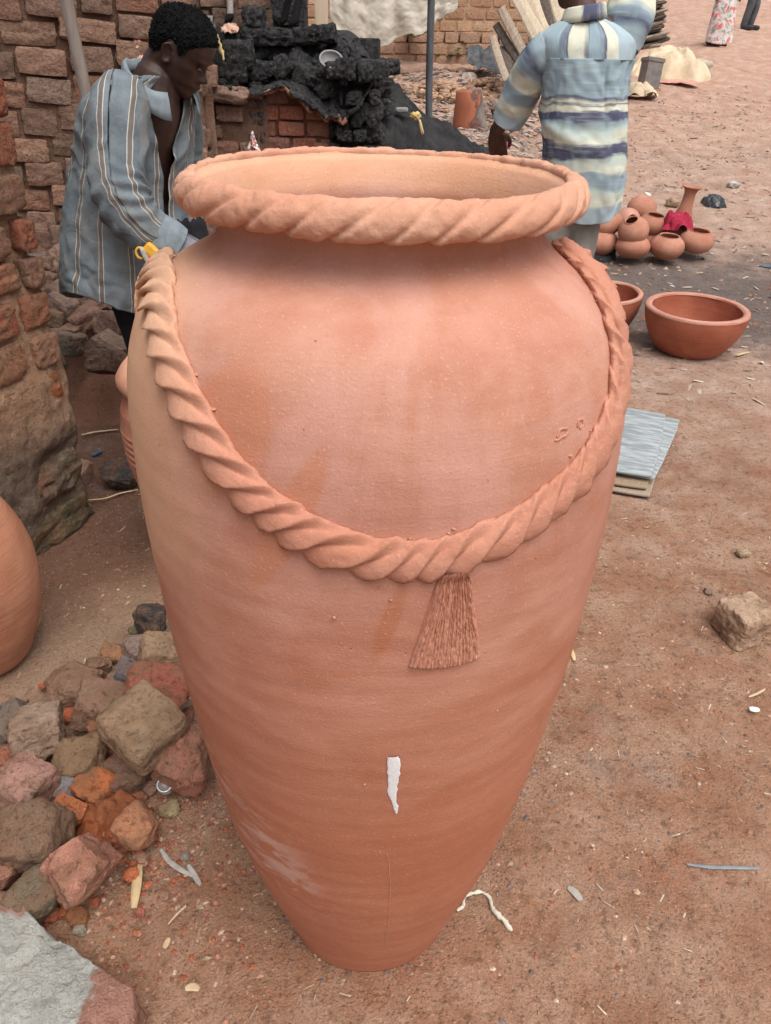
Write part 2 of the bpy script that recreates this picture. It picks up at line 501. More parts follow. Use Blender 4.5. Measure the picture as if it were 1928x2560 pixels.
def mat_terracotta(name, kind='jar'):
    t = Mt(name, .88, .22)
    pos = t.coord('Position'); ob = t.coord('Object')
    X, Y, Z = t.xyz(pos)[0], t.xyz(pos)[1], t.xyz(pos)[2]
    wipe = t.map(pos, (3.4, 3.4, 7.), rot=(.1, -.2, 0)); sl = t.map(pos, (4, 4, 15), rot=(.25, .2, 0))
    a = t.noise(wipe, 1.3, 6, .62, .6); b = t.noise(sl, 2.2, 5, .6, .4); c = t.noise(pos, 7, 5, .6)
    gr = t.noise(pos, 320, 3, .6); sp = t.noise(pos, 900, 2, .6)
    clay = t.mix(t.ss(a, .32, .7), (.42, .182, .12), (.505, .25, .178))
    clay = t.mix(t.math('MULTIPLY', t.ss(b, .48, .72), .45), clay, (.40, .150, .080))
    clay = t.mix(t.math('MULTIPLY', t.ss(c, .55, .75), .35), clay, (.545, .275, .19))
    if kind == 'jar':
        # lower part still damp and redder
        clay = t.mix(t.math('MULTIPLY', t.ss(t.math('ADD', Z, t.math('MULTIPLY', a, .35)), 1.25, .70), .85), clay, t.mix(t.ss(a, .3, .7), (.37, .130, .070), (.425, .163, .092)))
        # pinkish dust lying on the shoulder, rubbed off in swipes
        dust = t.math('MULTIPLY', t.ss(t.math('ADD', Z, t.math('MULTIPLY', c, .16)), .97, 1.24), t.ss(t.noise(t.map(pos, (8, 8, 2.6), rot=(0, .45, 0)), 1., 5, .65, .6), .38, .62))
        clay = t.mix(t.math('MULTIPLY', dust, .42), clay, (.58, .335, .28))
        # the upper left flank and the rim are a paler buff
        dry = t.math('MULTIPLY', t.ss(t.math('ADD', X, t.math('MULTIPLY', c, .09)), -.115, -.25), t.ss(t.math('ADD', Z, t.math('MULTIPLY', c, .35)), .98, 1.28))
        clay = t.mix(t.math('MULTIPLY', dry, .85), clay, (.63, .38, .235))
        # pale smears low on the left
        dx = t.math('DIVIDE', t.math('SUBTRACT', X, -.19), .13); dz = t.math('DIVIDE', t.math('SUBTRACT', t.math('ADD', Z, t.math('MULTIPLY', X, .9)), .27), .16)
        rr = t.math('SQRT', t.math('ADD', t.math('MULTIPLY', dx, dx), t.math('MULTIPLY', dz, dz)))
        sm = t.math('MULTIPLY', t.ss(rr, 1.15, .3), t.ss(t.noise(t.map(pos, (8, 8, 17), rot=(0, .6, 0)), 1.5, 5, .65, .8), .47, .60))
        clay = t.mix(t.math('MULTIPLY', sm, .75), clay, (.52, .33, .27))
        # wet streak left of the tassel
        tx = t.math('DIVIDE', t.math('SUBTRACT', X, t.math('ADD', .004, t.math('MULTIPLY', t.math('SUBTRACT', Z, .965), .27))), .014); tz = t.math('DIVIDE', t.math('SUBTRACT', Z, .965), .060)
        rr = t.math('SQRT', t.math('ADD', t.math('MULTIPLY', tx, tx), t.math('MULTIPLY', tz, tz)))
        clay = t.mix(t.math('MULTIPLY', t.ss(t.math('ADD', rr, t.math('MULTIPLY', c, .6)), 1.4, .8), .55), clay, (.38, .13, .055))
        # clean swipe on the shoulder
        for (cx, cz, wx, wz, sl_) in ((-.155, 1.175, .045, .075, .25), (-.10, 1.085, .022, .09, .45)):
            sx = t.math('DIVIDE', t.math('SUBTRACT', t.math('SUBTRACT', X, cx), t.math('MULTIPLY', t.math('SUBTRACT', Z, cz), sl_)), wx); sz = t.math('DIVIDE', t.math('SUBTRACT', Z, cz), wz)
            rr = t.math('SQRT', t.math('ADD', t.math('MULTIPLY', sx, sx), t.math('MULTIPLY', sz, sz)))
            clay = t.mix(t.math('MULTIPLY', t.ss(t.math('ADD', rr, t.math('MULTIPLY', c, .5)), 1.35, 1.0), .7), clay, (.47, .19, .108))
        inner = t.ss(t.math('ADD', Z, t.math('MULTIPLY', c, .03)), 1.335, 1.36)
        clay = t.mix(t.math('MULTIPLY', inner, .8), clay, t.mix(t.ss(a, .3, .7), (.60, .315, .185), (.66, .38, .25)))
    elif kind == 'rim':
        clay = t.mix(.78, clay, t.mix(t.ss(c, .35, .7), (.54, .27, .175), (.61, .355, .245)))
    elif kind == 'swag':
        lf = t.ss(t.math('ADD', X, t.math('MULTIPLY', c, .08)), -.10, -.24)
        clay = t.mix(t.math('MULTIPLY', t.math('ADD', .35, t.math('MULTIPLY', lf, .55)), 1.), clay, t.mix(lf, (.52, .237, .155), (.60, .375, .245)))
    st = t.noise(t.map(pos, (7, 7, 190), rot=(.32, .28, 0)), 1., 3, .6, .3); s2 = t.noise(t.map(pos, (9, 9, 120), rot=(-.2, -.35, 0)), 1., 3, .6, .3)
    clay = t.mix(t.math('MULTIPLY', t.ss(st, .54, .7), .08), clay, t.mix(1., clay, (1.22, 1.25, 1.28), 'MULTIPLY')); clay = t.mix(t.math('MULTIPLY', t.ss(s2, .54, .7), .09), clay, t.mix(1., clay, (.80, .76, .72), 'MULTIPLY'))
    clay = t.mix(t.math('MULTIPLY', t.ss(gr, .6, .72), .38), clay, (.68, .46, .36))
    clay = t.mix(t.math('MULTIPLY', t.ss(gr, .40, .28), .30), clay, (.33, .12, .06))
    pit = t.voro(pos, 26); 
    clay = t.mix(t.math('MULTIPLY', t.ss(pit, .045, .02), .8), clay, (.30, .10, .05))
    n = t.bump(b, .07, .012); n = t.bump(t.math('ADD', st, s2), .06, .003, n); n = t.bump(c, .12, .02, n); n = t.bump(gr, .32, .0022, n); n = t.bump(sp, .25, .0008, n); n = t.bump(t.ss(pit, .02, .05), .3, .002, n)
    return t.out(clay, n)
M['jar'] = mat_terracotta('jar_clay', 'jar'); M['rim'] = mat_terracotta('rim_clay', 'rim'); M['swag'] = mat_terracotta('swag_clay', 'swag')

jar = empty('clay_jar', (JX, JY, 0), 'very tall terracotta jar with rope-twist rim and moulded rope swag and tassel', 'jar')
jar.rotation_euler = (0, LEAN, 0)
inn = np.array([(.212, 1.366), (.2165, 1.3795), (.2125, 1.3800), (.2065, 1.3735), (.1985, 1.358), (.190, 1.335), (.186, 1.315), (.198, 1.295), (.24, 1.265), (.28, 1.21), (.298, 1.1), (.298, .9), (.27, .6), (.22, .3), (.15, .05), (.0, .03)])
ji = resample2(inn, 90)
V, F = lathe(np.vstack([[(0.0, .0)], jo, ji[1:]]), 220)
th = np.arctan2(V[:, 1], V[:, 0]); rad = np.hypot(V[:, 0], V[:, 1])
wob = fbm(np.stack([np.cos(th) * 2, np.sin(th) * 2, V[:, 2] * 3], -1), 3, 3) * .0016 + np.sin(V[:, 2] * 160 + fbm(V * 5, 2, 2)) * .00022
s_ = (rad + wob) / np.maximum(rad, 1e-6); V[:, 0] *= s_; V[:, 1] *= s_
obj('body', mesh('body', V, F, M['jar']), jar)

# twisted rope: strands wound round a path; up = outward normal of the surface it lies on
def rope(P, Nrm, a, b, pitch, shift, n=40, seed=0, closed=False, depth=.3, lump=.0016, hand=1, skew=.5, fade_k=0., fade_at=(1.2, 2.2, 1), saw=False, inner=0.):
    P = np.asarray(P); Nrm = np.asarray(Nrm)
    d = np.linalg.norm(np.diff(P, axis=0), axis=1); s = np.r_[0, np.cumsum(d)]
    T = np.gradient(P, axis=0)
    if closed: T[0] = T[-1] = P[1] - P[-2]
    T /= np.linalg.norm(T, axis=1)[:, None]
    Nn = Nrm - T * (Nrm * T).sum(1)[:, None]; Nn /= np.linalg.norm(Nn, axis=1)[:, None]
    B = np.cross(T, Nn)
    ph = np.linspace(-np.pi, np.pi, n, endpoint=False)
    # lobes: phase advances one per pitch along s and shift/pitch across half the girth
    L = s[-1]; cnt = round(L / pitch) if closed else L / pitch
    wv = vn(np.stack([s / L * cnt * .45, 0 * s, 0 * s + seed], -1), seed) * .35
    if closed: wv *= np.sin(np.pi * s / L) ** .3
    phase = (s / L * cnt + wv)[:, None] + hand * ph[None] / np.pi * (shift / pitch)
    fr = phase - np.floor(phase)
    if saw:                                                          # strands that rise slowly and break off sharply
        lobe = np.where(fr < skew, (fr / skew) ** 1.15, 1 - ((fr - skew) / (1 - skew)) ** .8)
        lobe = np.clip(lobe, 0, 1) ** .9
    else:                                                            # broad strands parted by narrow grooves
        lobe = 1 - np.exp(-(np.minimum(fr / .07, (1 - fr) / .17)) ** 2) - .10 * (2 * fr - 1) ** 2
    fade = 1 - fade_k * sstep(fade_at[0], fade_at[1], ph * fade_at[2])[None]
    lobe = lobe * fade + .8 * (1 - fade)
    k = np.floor(phase)
    amp = 1 - depth + depth * lobe + .05 * _hash(k.astype(np.int64) % 997, k.astype(np.int64) * 0, k.astype(np.int64) * 0, seed + 4)
    amp = amp * (1 - inner * sstep(1.45, 2.3, np.abs(ph)))[None]
    V = P[:, None] + amp[..., None] * (np.cos(ph)[None, :, None] * Nn[:, None] * a + np.sin(ph)[None, :, None] * B[:, None] * b)
    Vf = V.reshape(-1, 3)
    Vf = Vf + (fbm(Vf * 55, seed, 4, .6) * lump)[:, None] * (Vf - np.repeat(P, n, 0)) / max(a, b)
    return Vf, grid_faces(len(P), n, True)

tt = np.linspace(0, 2 * np.pi, 900)
RP = np.stack([.2185 * np.cos(tt), .2185 * np.sin(tt), 1.3625 + 0 * tt], -1)
RP[:, 2] += np.sin(tt * 3 + 1) * .0012
NP = np.stack([np.cos(tt), np.sin(tt), 0 * tt + .45], -1)
V, F = rope(RP, NP, .0180, .0208,   .0500, .075, 52, 2, True, .21, .0014, 1, .42, .9, (.7, 1.5, -1), False, .6)
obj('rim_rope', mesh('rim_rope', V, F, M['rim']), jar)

# the swag, taken down from shoulder to belly in a garland (front) and again behind
SW = [(392, 668), (400, 735), (407, 800), (422, 872), (452, 958), (490, 1040), (535, 1118), (592, 1192), (662, 1258), (745, 1318), (838, 1362), (930, 1392), (1020, 1396), (1112, 1385), (1204, 1352), (1288, 1308), (1368, 1248), (1436, 1182), (1490, 1110), (1524, 1030), (1540, 950), (1542, 868), (1526, 790), (1494, 715), (1452, 662), (1420, 630)]
tz = [jar_hit(*p) for p in SW]
tz = [((a + 2 * math.pi) if a > math.pi / 2 + .6 and i > 12 else a, z) for i, (a, z) in enumerate(tz)]
tz = [((a - 2 * math.pi) if (a > 1.0 and i < 12) else a, z) for i, (a, z) in enumerate(tz)]
th0, th1 = tz[0][0], tz[-1][0]
back = []
span = 2 * math.pi - (th1 - th0)
for k in range(1, 14):
    f = k / 14
    back.append((th1 + span * f, tz[-1][1] * (1 - f) + tz[0][1] * f - .38 * math.sin(math.pi * f) ** .8))
loop = tz + back + [(th0 + 2 * math.pi, tz[0][1])]
Q, _ = resample(np.array([(a * .3, z, 0) for a, z in loop]), 1500)
# even out along the surface
LT, LZ = Q[:, 0] / .3, Q[:, 1]
SP = jar_pt(LT, LZ, .004)
SN = jar_pt(LT, LZ, .02) - jar_pt(LT, LZ, .0)
V, F = rope(SP, SN, .0122, .0285, .0352, .062, 72, 11, True, .60, .0020, 1, .80, .85, (.9, 1.6, -1), True)
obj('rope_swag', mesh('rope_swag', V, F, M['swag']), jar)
# clay squeezed out along the upper side of the rope
parts = []
for k in range(26):
    i = rng.integers(20, 1000); o_ = rng.choice([-1, 1], p=[.25, .75])
    c = jar_pt(LT[i], LZ[i] + 0, .0); tdir = SP[i + 1] - SP[i]; nn = SN[i] / np.linalg.norm(SN[i]); bb = np.cross(tdir, nn); bb /= np.linalg.norm(bb)
    if bb[2] < 0: bb = -bb
    c = c + bb * (.0205 + rng.random() * .008) * o_
    Vr, Fr = rock_vf(int(k % 9), 5, 2.2, 2, .8, .3)
    parts.append((c + Vr * np.array([.004, .004, .0022]) * (.3 + rng.random() * .5), Fr))
obj('clay_smears', mesh('clay_smears', *joinVF(parts), M['swag']), jar)['kind'] = 'stuff'

parts = []
for k in range(14):                       # specks and crumbs stuck to the wall of the jar
    c = jar_pt(-math.pi / 2 + rng.normal() * .7, .25 + rng.random() * .95, .0006)
    Vr, Fr = rock_vf(int(k % 9), 5, 2.2, 2, .8, .3); parts.append((c + Vr * np.array([.003, .003, .002]) * (.3 + rng.random() * .6), Fr))
for (ax, ay), (bx, by), (cx, cy) in (((1392, 1086), (1398, 1070), (1416, 1066)), ((1400, 1088), (1412, 1084), (1420, 1074)), ((1444, 1060), (1446, 1046), (1454, 1042)), ((1450, 1064), (1456, 1056), (1458, 1046)), ((1388, 1096), (1394, 1094), (1402, 1090))):
    pq = [jar_hit(*q) for q in ((ax, ay), (bx, by), (cx, cy))]; Q, s = resample(np.array([jar_pt(a, z, .0006) for a, z in pq]), 9); parts.append(tube(Q, .0017, 7))
obj('clay_crumbs', mesh('clay_crumbs', *joinVF(parts), M['swag']), jar)['kind'] = 'stuff'
M['salt'] = simple('salt_line', (.56, .34, .25), (.60, .38, .29), 200, .9, .3, .001, kind='Position')
pq = [jar_hit(*q) for q in ((968, 2130), (974, 2170), (976, 2230), (975, 2285), (968, 2330), (967, 2372))]
Q, s = resample(np.array([jar_pt(a, z, .0004) for a, z in pq]), 50); Q += (vn(Q * 90, 3) * .0012)[:, None] * np.array([1, 0, 0])
obj('hairline_crack', mesh('hairline_crack', *tube(Q, .0003, 5), M['salt']), jar)

# the tassel: a fan of combed clay
ta = [jar_hit(*p) for p in ((1100, 1422), (1172, 1412), (1203, 1636), (1020, 1664))]
nu, nv = 190, 90
u = np.linspace(0, 1, nu)[None]; v = np.linspace(0, 1, nv)[:, None]
(tl, zl), (tr, zr), (br, zbr), (bl, zbl) = ta
A = (tl + (tr - tl) * u) * (1 - v) + (bl + (br - bl) * u) * v
Z = (zl + (zr - zl) * u) * (1 - v) + (zbl + (zbr - zbl) * u) * v - .006 * np.sin(np.pi * u) * v
edge = np.minimum(np.minimum(u, 1 - u) / .05, np.minimum(v + .3, (1 - v)) / .03).clip(0, 1)
PN = np.stack([u * 9 + 0 * v, v * 5 + 0 * u, 0 * u + 0 * v], -1)
ridge = np.abs(np.sin(np.pi * (u * 19 + vn(PN * np.array([1, .5, 1]), 3) * .6 + vn(PN * np.array([3, 1, 1]), 5) * .25)))
hgt = np.sqrt(edge) * (.0060 + .0021 * ridge ** .8 * (1 - .85 * sstep(.9, .97, u)) + .0010 * vn(PN * np.array([6, 5, 1]), 9)) - .001
hgt += .004 * (1 - sstep(0, .12, v)) * edge
V = jar_pt(A, Z, hgt).reshape(-1, 3)
obj('tassel', mesh('tassel', V, grid_faces(nv, nu), M['swag']), jar)

# splash of white paint
M['white_paint'] = simple('white_paint', (.80, .80, .80), (.70, .71, .73), 160, .6, .5, .002)
wp = np.array([(983, 1890), (985, 1915), (984, 1940), (982, 1962), (981, 1985), (985, 2003), (990, 2018), (991, 2031)]); ww = np.array([.0058, .0070, .0062, .0056, .0048, .0032, .0030, .0010])
tzp = np.array([jar_hit(*p) for p in wp]); Q, s, w = resample(np.c_[tzp, 0 * tzp[:, 0]], 60, ww)
u = np.linspace(-1, 1, 17)[None]
w = w[:, None] * (1 + .14 * vn(np.stack([np.arange(60) * .25, np.zeros(60), np.zeros(60)], -1), 5)[:, None] * np.ones_like(u) + .12 * np.sign(u) * vn(np.stack([np.arange(60) * .35, np.zeros(60) + 7, np.zeros(60)], -1), 8)[:, None])
A = Q[:, 0][:, None] + u * w / .27; Z = Q[:, 1][:, None] + 0 * u
off = .0012 * np.sqrt(1 - np.abs(u) ** 3) + 0 * w + .0002
V = jar_pt(A, Z, off).reshape(-1, 3)
obj('paint_drip', mesh('paint_drip', V, grid_faces(60, 17), M['white_paint']), jar)
# ================================================================ BRICKWORK
BR = [crisp(mesh('adobe_block', *rock_vf(100 + k, 10, 18, 4, .92, .06, 2.2), M['brick'])) for k in range(12)]
BRS = [crisp(mesh('soot_block', *rock_vf(140 + k, 12, 10, 6, .82, .13, 2.4), M['soot'])) for k in range(8)]
BRF = [crisp(mesh('wall_brick', *rock_vf(160 + k, 5, 16, 2, .95, .04, 1.6), M['brick'])) for k in range(6)]

def basis(d, up=(0, 0, 1)):               # rotation whose x runs along d, z up
    x = Vector(d).normalized(); z = Vector(up); y = z.cross(x).normalized(); z = x.cross(y)
    return Matrix((x, y, z)).transposed()

def lay(parent, o, d, length, z0, z1, course, blen, depth, colors, meshes=None, jit=1.0, proud=.0, tilt=0., skip=None, name='brick', joint=.012, mask=None, lenvar=.25):
    """courses of bricks on the vertical face that starts at o and runs along d; the face normal is d turned clockwise (towards the viewer)"""
    meshes = meshes or BR
    d = Vector((d[0], d[1], 0)).normalized(); nrm = Vector((d.y, -d.x, 0))
    z = z0; r = 0
    while z < z1:
        ch = course * (1 + random.uniform(-.1, .1) * jit)
        s = -random.random() * blen
        while s < length:
            L = blen * random.uniform(1 - lenvar, 1 + lenvar)
            a, b = max(s, 0), min(s + L, length)
            s += L
            if b - a < blen * .3: continue
            c = (a + b) / 2; zz = z + ch / 2 + tilt * c
            if skip and skip(c, zz): continue
            pr = proud + random.uniform(-.5, .5) * .03 * jit
            p = Vector((o[0], o[1], 0)) + d * c + nrm * (pr - depth / 2)
            p.z = zz + random.uniform(-.004, .004) * jit
            ob = obj(name, random.choice(meshes), parent)
            m = basis(d) @ Matrix.Rotation(tilt + random.uniform(-.03, .03) * jit, 3, 'Y') @ Matrix.Rotation(random.uniform(-.05, .05) * jit, 3, 'Z')
            if random.random() < .5: m = m @ Matrix.Rotation(math.pi, 3, 'Y')
            ob.matrix_local = Matrix.Translation(p) @ m.to_4x4() @ Matrix.Diagonal(((b - a) / 2 - joint / 2, depth / 2, ch / 2 - joint / 2, 1))
            col = random.choice(colors); k = random.uniform(.8, 1.15)
            ob.color = (col[0] * k, col[1] * k, col[2] * k, 1)
        z += ch; r += 1

def slab_mesh(o, d, length, z0, z1, thick, inset, n=(40, 30), rough=.02, seed=0, top=None):
    """mortar body of a wall: a solid with a lumpy face `inset` behind the brick face"""
    d = Vector((d[0], d[1], 0)).normalized(); nrm = Vector((d.y, -d.x, 0))
    nx, nz = n
    ss_ = np.linspace(0, length, nx); zs = np.linspace(0, 1, nz)
    Sg, Zg = np.meshgrid(ss_, zs)
    ztop = z1 if top is None else np.array([top(s) for s in ss_])
    Zw = z0 + (ztop - z0) * Zg
    P = np.array(o[:2])[None, None] + Sg[..., None] * np.array(d[:2])
    f = fbm(np.stack([Sg * 5, Zw * 5, 0 * Sg + seed], -1), seed, 4) * rough - inset
    f1 = np.stack([P[..., 0] + nrm.x * f, P[..., 1] + nrm.y * f, Zw], -1)
    bk = np.stack([P[..., 0] - nrm.x * thick, P[..., 1] - nrm.y * thick, Zw], -1)
    V = np.vstack([f1.reshape(-1, 3), bk.reshape(-1, 3)]); N_ = nx * nz
    F = grid_faces(nz, nx).tolist() + (grid_faces(nz, nx)[:, ::-1] + N_).tolist()
    for i in range(nx - 1):
        F.append([i + 1, i, i + N_, i + 1 + N_]); t = (nz - 1) * nx
        F.append([t + i, t + i + 1, t + i + 1 + N_, t + i + N_])
    for j in range(nz - 1):
        a, b = j * nx, (j + 1) * nx
        F.append([a, b, b + N_, a + N_]); a += nx - 1; b += nx - 1
        F.append([b, a, a + N_, b + N_])
    return V, F

ADOBE = [(.24, .14, .10), (.20, .12, .09), (.265, .15, .105), (.17, .105, .08), (.265, .13, .085), (.20, .135, .11)]
ADOBE_D = [(.13, .08, .06), (.16, .095, .07), (.11, .075, .06), (.18, .10, .075)]
REDB = [(.30, .11, .08), (.34, .125, .085), (.25, .095, .075), (.36, .15, .105), (.22, .095, .08)]

# ---------------- tall side wall of the kiln, left
W1 = empty('kiln_side_wall', (-1.9, 4.2, 0), 'tall wall of dark lumpy adobe bricks behind the man in blue, standing on rubble', 'wall')
def put(ob): ob.matrix_parent_inverse = Matrix.Translation(-Vector(ob.parent.location)); return ob
o1, d1 = (-1.93, 4.17), (1, .36)
obj('mortar', mesh('mortar', *slab_mesh(o1, d1, 1.02, 0, 2.5, .6, .036, (60, 120), .012, 3), M['mud_dark']), W1, loc=(1.9, -4.2, 0))
lay(W1, (-1.93 + 1.9, 4.17 - 4.2), d1, 1.02, .02, 2.4, .122, .215, .2, ADOBE, tilt=.075, jit=1.0, lenvar=.3, joint=.004)
# set-back bricks above, and the ledge that sticks out
W2 = empty('kiln_upper_wall', (-1.85, 5.35, 0), 'dark brown brick wall rising behind the top of the kiln and the pole', 'wall')
obj('mortar', mesh('mortar', *slab_mesh((-1.85, 5.35), (1, .45), 1.2, 1.45, 2.7, .5, .05, (40, 50), .02, 6), M['mud_dark']), W2, loc=(1.85, -5.35, 0))
lay(W2, (0, 0), (1, .45), 1.2, 1.47, 2.6, .125, .22, .2, [(.15, .095, .075), (.19, .12, .09), (.12, .08, .065), (.10, .07, .06)], jit=1.4, joint=.006)
LG = empty('brick_ledge', (-1.28, 4.42, 0), 'stepped brick ledge behind the head of the man in blue with litter lying on it', 'ledge')
obj('mortar', mesh('mortar', *slab_mesh((-1.28, 4.62), (1, .25), .33, 0, 1.33, .7, .0, (20, 40), .03, 8), M['mud_dark']), LG, loc=(1.28, -4.42, 0))
lay(LG, (0, .0), (1, .25), .33, 1.385, 1.50, .125, .20, .3, [(.20, .12, .09), (.25, .125, .08)], jit=.6)
lay(LG, (.02, .12), (1, .25), .31, .3, 1.3, .122, .2, .2, ADOBE_D, jit=1.3)

# ---------------- the kiln: jamb, soot-black hood, arch with red bricks inside, black corner
K = empty('brick_kiln', (-.6, 5.4, 0), 'soot-blackened brick kiln with broken arch showing red bricks inside', 'kiln')
KL = (.6, -5.4, 0)
ky = 5.4
# jamb
lay(K, (-.74, .02), (1, 0), .43, .1, 1.30, .108, .165, .25, [(.27, .165, .13), (.22, .14, .11), (.30, .16, .115), (.24, .155, .125)], jit=1.6, skip=lambda s, z: z > 1.34 - .22 * s, joint=.014)
lay(K, (-.315, .03), (1, 0), .13, .1, 1.22, .108, .12, .3, [(.05, .045, .045), (.08, .065, .06), (.035, .033, .035)], jit=1.6, joint=.014)
obj('mortar', mesh('mortar', *slab_mesh((-1.34, ky), (1, 0), .56, 0, 1.3, .5, .05, (30, 50), .025, 12, top=lambda s: 1.33 - .18 * s), M['mud_dark']), K, loc=KL)
# big lump of mud on the jamb
for (px, py, w, h) in ((560, 232, .34, .12), (505, 225, .2, .1)):
    p = at_y(px, py, ky + .0)
    V, F = rock_vf(int(px), 12, 4, 4, .85, .12)
    ob = obj('mud_lump', mesh('mud_lump', V, F, M['brick']), K, color=(.27, .175, .14)); ob.location = p - Vector((-.6, 5.4, 0)); ob.scale = (w / 2, .1, h / 2); ob.rotation_euler = (0, .12, 0)
AX_ = np.array([-1.05, -.86, -.82, -.68, -.58, -.46, -.30, -.2, -.08]); AZ_ = np.array([1.27, 1.255, 1.27, 1.305, 1.245, 1.165, 1.10, 1.16, 1.36])
# inner wall seen through the arch: red bricks, old and new
lay(K, (-.40, .075), (1, -.02), .74, .02, 1.36, .098, .15, .15, REDB, jit=1.0, joint=.006, lenvar=.35, skip=lambda s, z: z > np.interp(s - 1.0, AX_, AZ_) - .02)
obj('inner_mortar', mesh('inner_mortar', *slab_mesh((-1.02, 5.475), (1, -.02), .78, 0, 1.32, .15, .03, (30, 30), .02, 14, top=lambda s: float(np.interp(s - 1.02, AX_, AZ_)) + .005), M['dirt']), K, loc=KL)
obj('kiln_floor', mesh('kiln_floor', *box_vf((-.62, 5.52, .2), (.38, .1, .2)), M['dirt'], False), K, loc=KL)
# right black corner pier
SB = [(.03, .03, .032), (.04, .04, .042)]
lay(K, (.27, -.02), (1, 0), .27, .1, 1.38, .112, .115, .2, SB, BRS, jit=2.0, joint=.012)
lay(K, (.54, -.02), (.12, 1), .9, .1, 1.34, .112, .17, .2, SB, BRS, jit=1.8, joint=.012)
lay(K, (.10, .06), (1, 0), .2, .1, 1.1, .11, .12, .2, REDB, jit=1.4, skip=lambda s, z: z > 1.02 + s * .3, joint=.012)
lay(K, (.2, -.015), (1, 0), .1, .1, 1.02, .112, .1, .2, SB, BRS, jit=2.0, joint=.012)
obj('pier_core', mesh('pier_core', *slab_mesh((-.36, 5.42), (1, 0), .29, 0, 1.36, .9, .05, (20, 40), .02, 17), M['soot']), K, loc=KL)
# hood: a lumpy soot-covered slope from the arch up to the top ledge
nu, nv = 120, 60
uu = np.linspace(0, 1, nu); vv = np.linspace(0, 1, nv)
U, Vv = np.meshgrid(uu, vv)
xl = -1.02 + .16 * (1 - Vv); X = xl + (-.10 - xl) * U
px_ = np.array([-1.05, -.86, -.82, -.68, -.58, -.46, -.30, -.2, -.08]); pz_ = np.array([1.27, 1.255, 1.27, 1.305, 1.245, 1.165, 1.10, 1.16, 1.36])
zb = np.interp(X, px_, pz_) + vn(np.stack([X * 22, 0 * X, 0 * X], -1), 4) * .022
zt = 1.60 - .10 * sstep(-.35, -.15, X) - .07 * sstep(-.2, -.1, X)
Zz = zb + (zt - zb) * Vv
Yy = 5.36 + .42 * Vv + .06 * sstep(.0, .15, Vv)
Pn = np.stack([X * 4.2, Yy * 4.2, Zz * 4.2], -1)
cell = np.abs(vn(Pn * 1.4, 7)) * .08 + np.abs(vn(Pn * 3.1, 17)) * .04 + fbm(Pn * 4, 8, 5, .6) * .03
Yy = Yy - cell
f1 = np.stack([X, Yy, Zz], -1).reshape(-1, 3)
lo = np.stack([X[0], Yy[0] + .0, zb[0]], -1); lo2 = np.stack([X[0], 0 * X[0] + 5.75, zb[0] + .06], -1)
tp = np.stack([X[-1], 0 * X[-1] + 6.9, zt[-1] + .02], -1)
Vh = np.vstack([f1, lo2, tp]); F = grid_faces(nv, nu).tolist(); b0 = nu * nv
for i in range(nu - 1):
    F.append([i + 1, i, b0 + i, b0 + i + 1]); t0 = (nv - 1) * nu
    F.append([t0 + i, t0 + i + 1, b0 + nu + i + 1, b0 + nu + i])
obj('soot_hood', mesh('soot_hood', Vh, F, M['soot']), K, loc=KL)
# red broken rim of the arch under the hood
xs = np.linspace(-.87, -.29, 60); ze = np.interp(xs, px_, pz_) + vn(np.stack([xs * 22, 0 * xs, 0 * xs], -1), 4) * .022
V, F = tube(np.stack([xs, 0 * xs + 5.37, ze - .004], -1), .013 + .006 * vn(np.stack([xs * 30, 0 * xs, 0 * xs], -1), 9), 10)
V[:, 1] += fbm(V * 40, 4, 3) * .014; V[:, 2] += fbm(V * 46, 5, 3) * .016
obj('arch_edge', mesh('arch_edge', V, F, M['brick']), K, loc=KL, color=(.30, .14, .10))
# blocks half buried in the soot, and the blocks of the top ledge
for k in range(30):
    x = random.uniform(-.93, -.16); v = random.uniform(.30, .93)
    zb_ = float(np.interp(x, px_, pz_)); z = zb_ + (1.56 - .12 * sstep(-.4, -.15, x) - zb_) * v
    p = Vector((x + .6, 5.33 + .42 * v - 5.4 + .03, z))
    ob = obj('block', random.choice(BRS), K); ob.location = p
    ob.scale = (random.uniform(.045, .085), .07, random.uniform(.04, .07)); ob.rotation_euler = (random.uniform(-.6, .1), random.uniform(-.7, .7), random.uniform(-.4, .4))
for (px, py, w, h) in ((640, 92, 78, 46), (707, 94, 75, 42), (765, 90, 68, 42), (820, 84, 46, 44), (635, 45, 54, 50), (792, 84, 30, 40), (862, 172, 52, 50), (556, 104, 78, 66), (596, 138, 84, 66), (548, 152, 70, 70), (590, 180, 66, 50), (575, 212, 60, 36), (910, 180, 42, 46), (830, 175, 40, 40), (880, 178, 30, 42)):
    p = at_y(px, py, 5.62 if py < 120 else 5.42); s = mpp(p)
    ob = obj('block', random.choice(BRS), K); ob.location = p - Vector((-.6, 5.4, 0)); ob.scale = (w * s / 2, .11, h * s / 2 * 1.05); ob.rotation_euler = (0, random.uniform(-.1, .1), random.uniform(-.1, .1))
p = at_y(527, 188, 5.34); ob = obj('brick', BR[2], K, color=(.32, .19, .145)); ob.location = p - Vector((-.6, 5.4, 0)); ob.scale = (.048, .09, .062); ob.rotation_euler = (0, .08, .1)
obj('rear_core', mesh('rear_core', *box_vf((-.86, 7.0, 1.2), (.20, .16, 1.2)), M['soot'], False), K, loc=KL)
lay(K, (-.46, 1.42), (1, 0), .42, 1.5, 2.4, .13, .2, .2, SB, BRS, jit=1.6, joint=.008)
obj('kiln_back', mesh('kiln_back', *box_vf((-.75, 6.45, .78), (.66, .55, .78)), M['soot'], False), K, loc=KL)

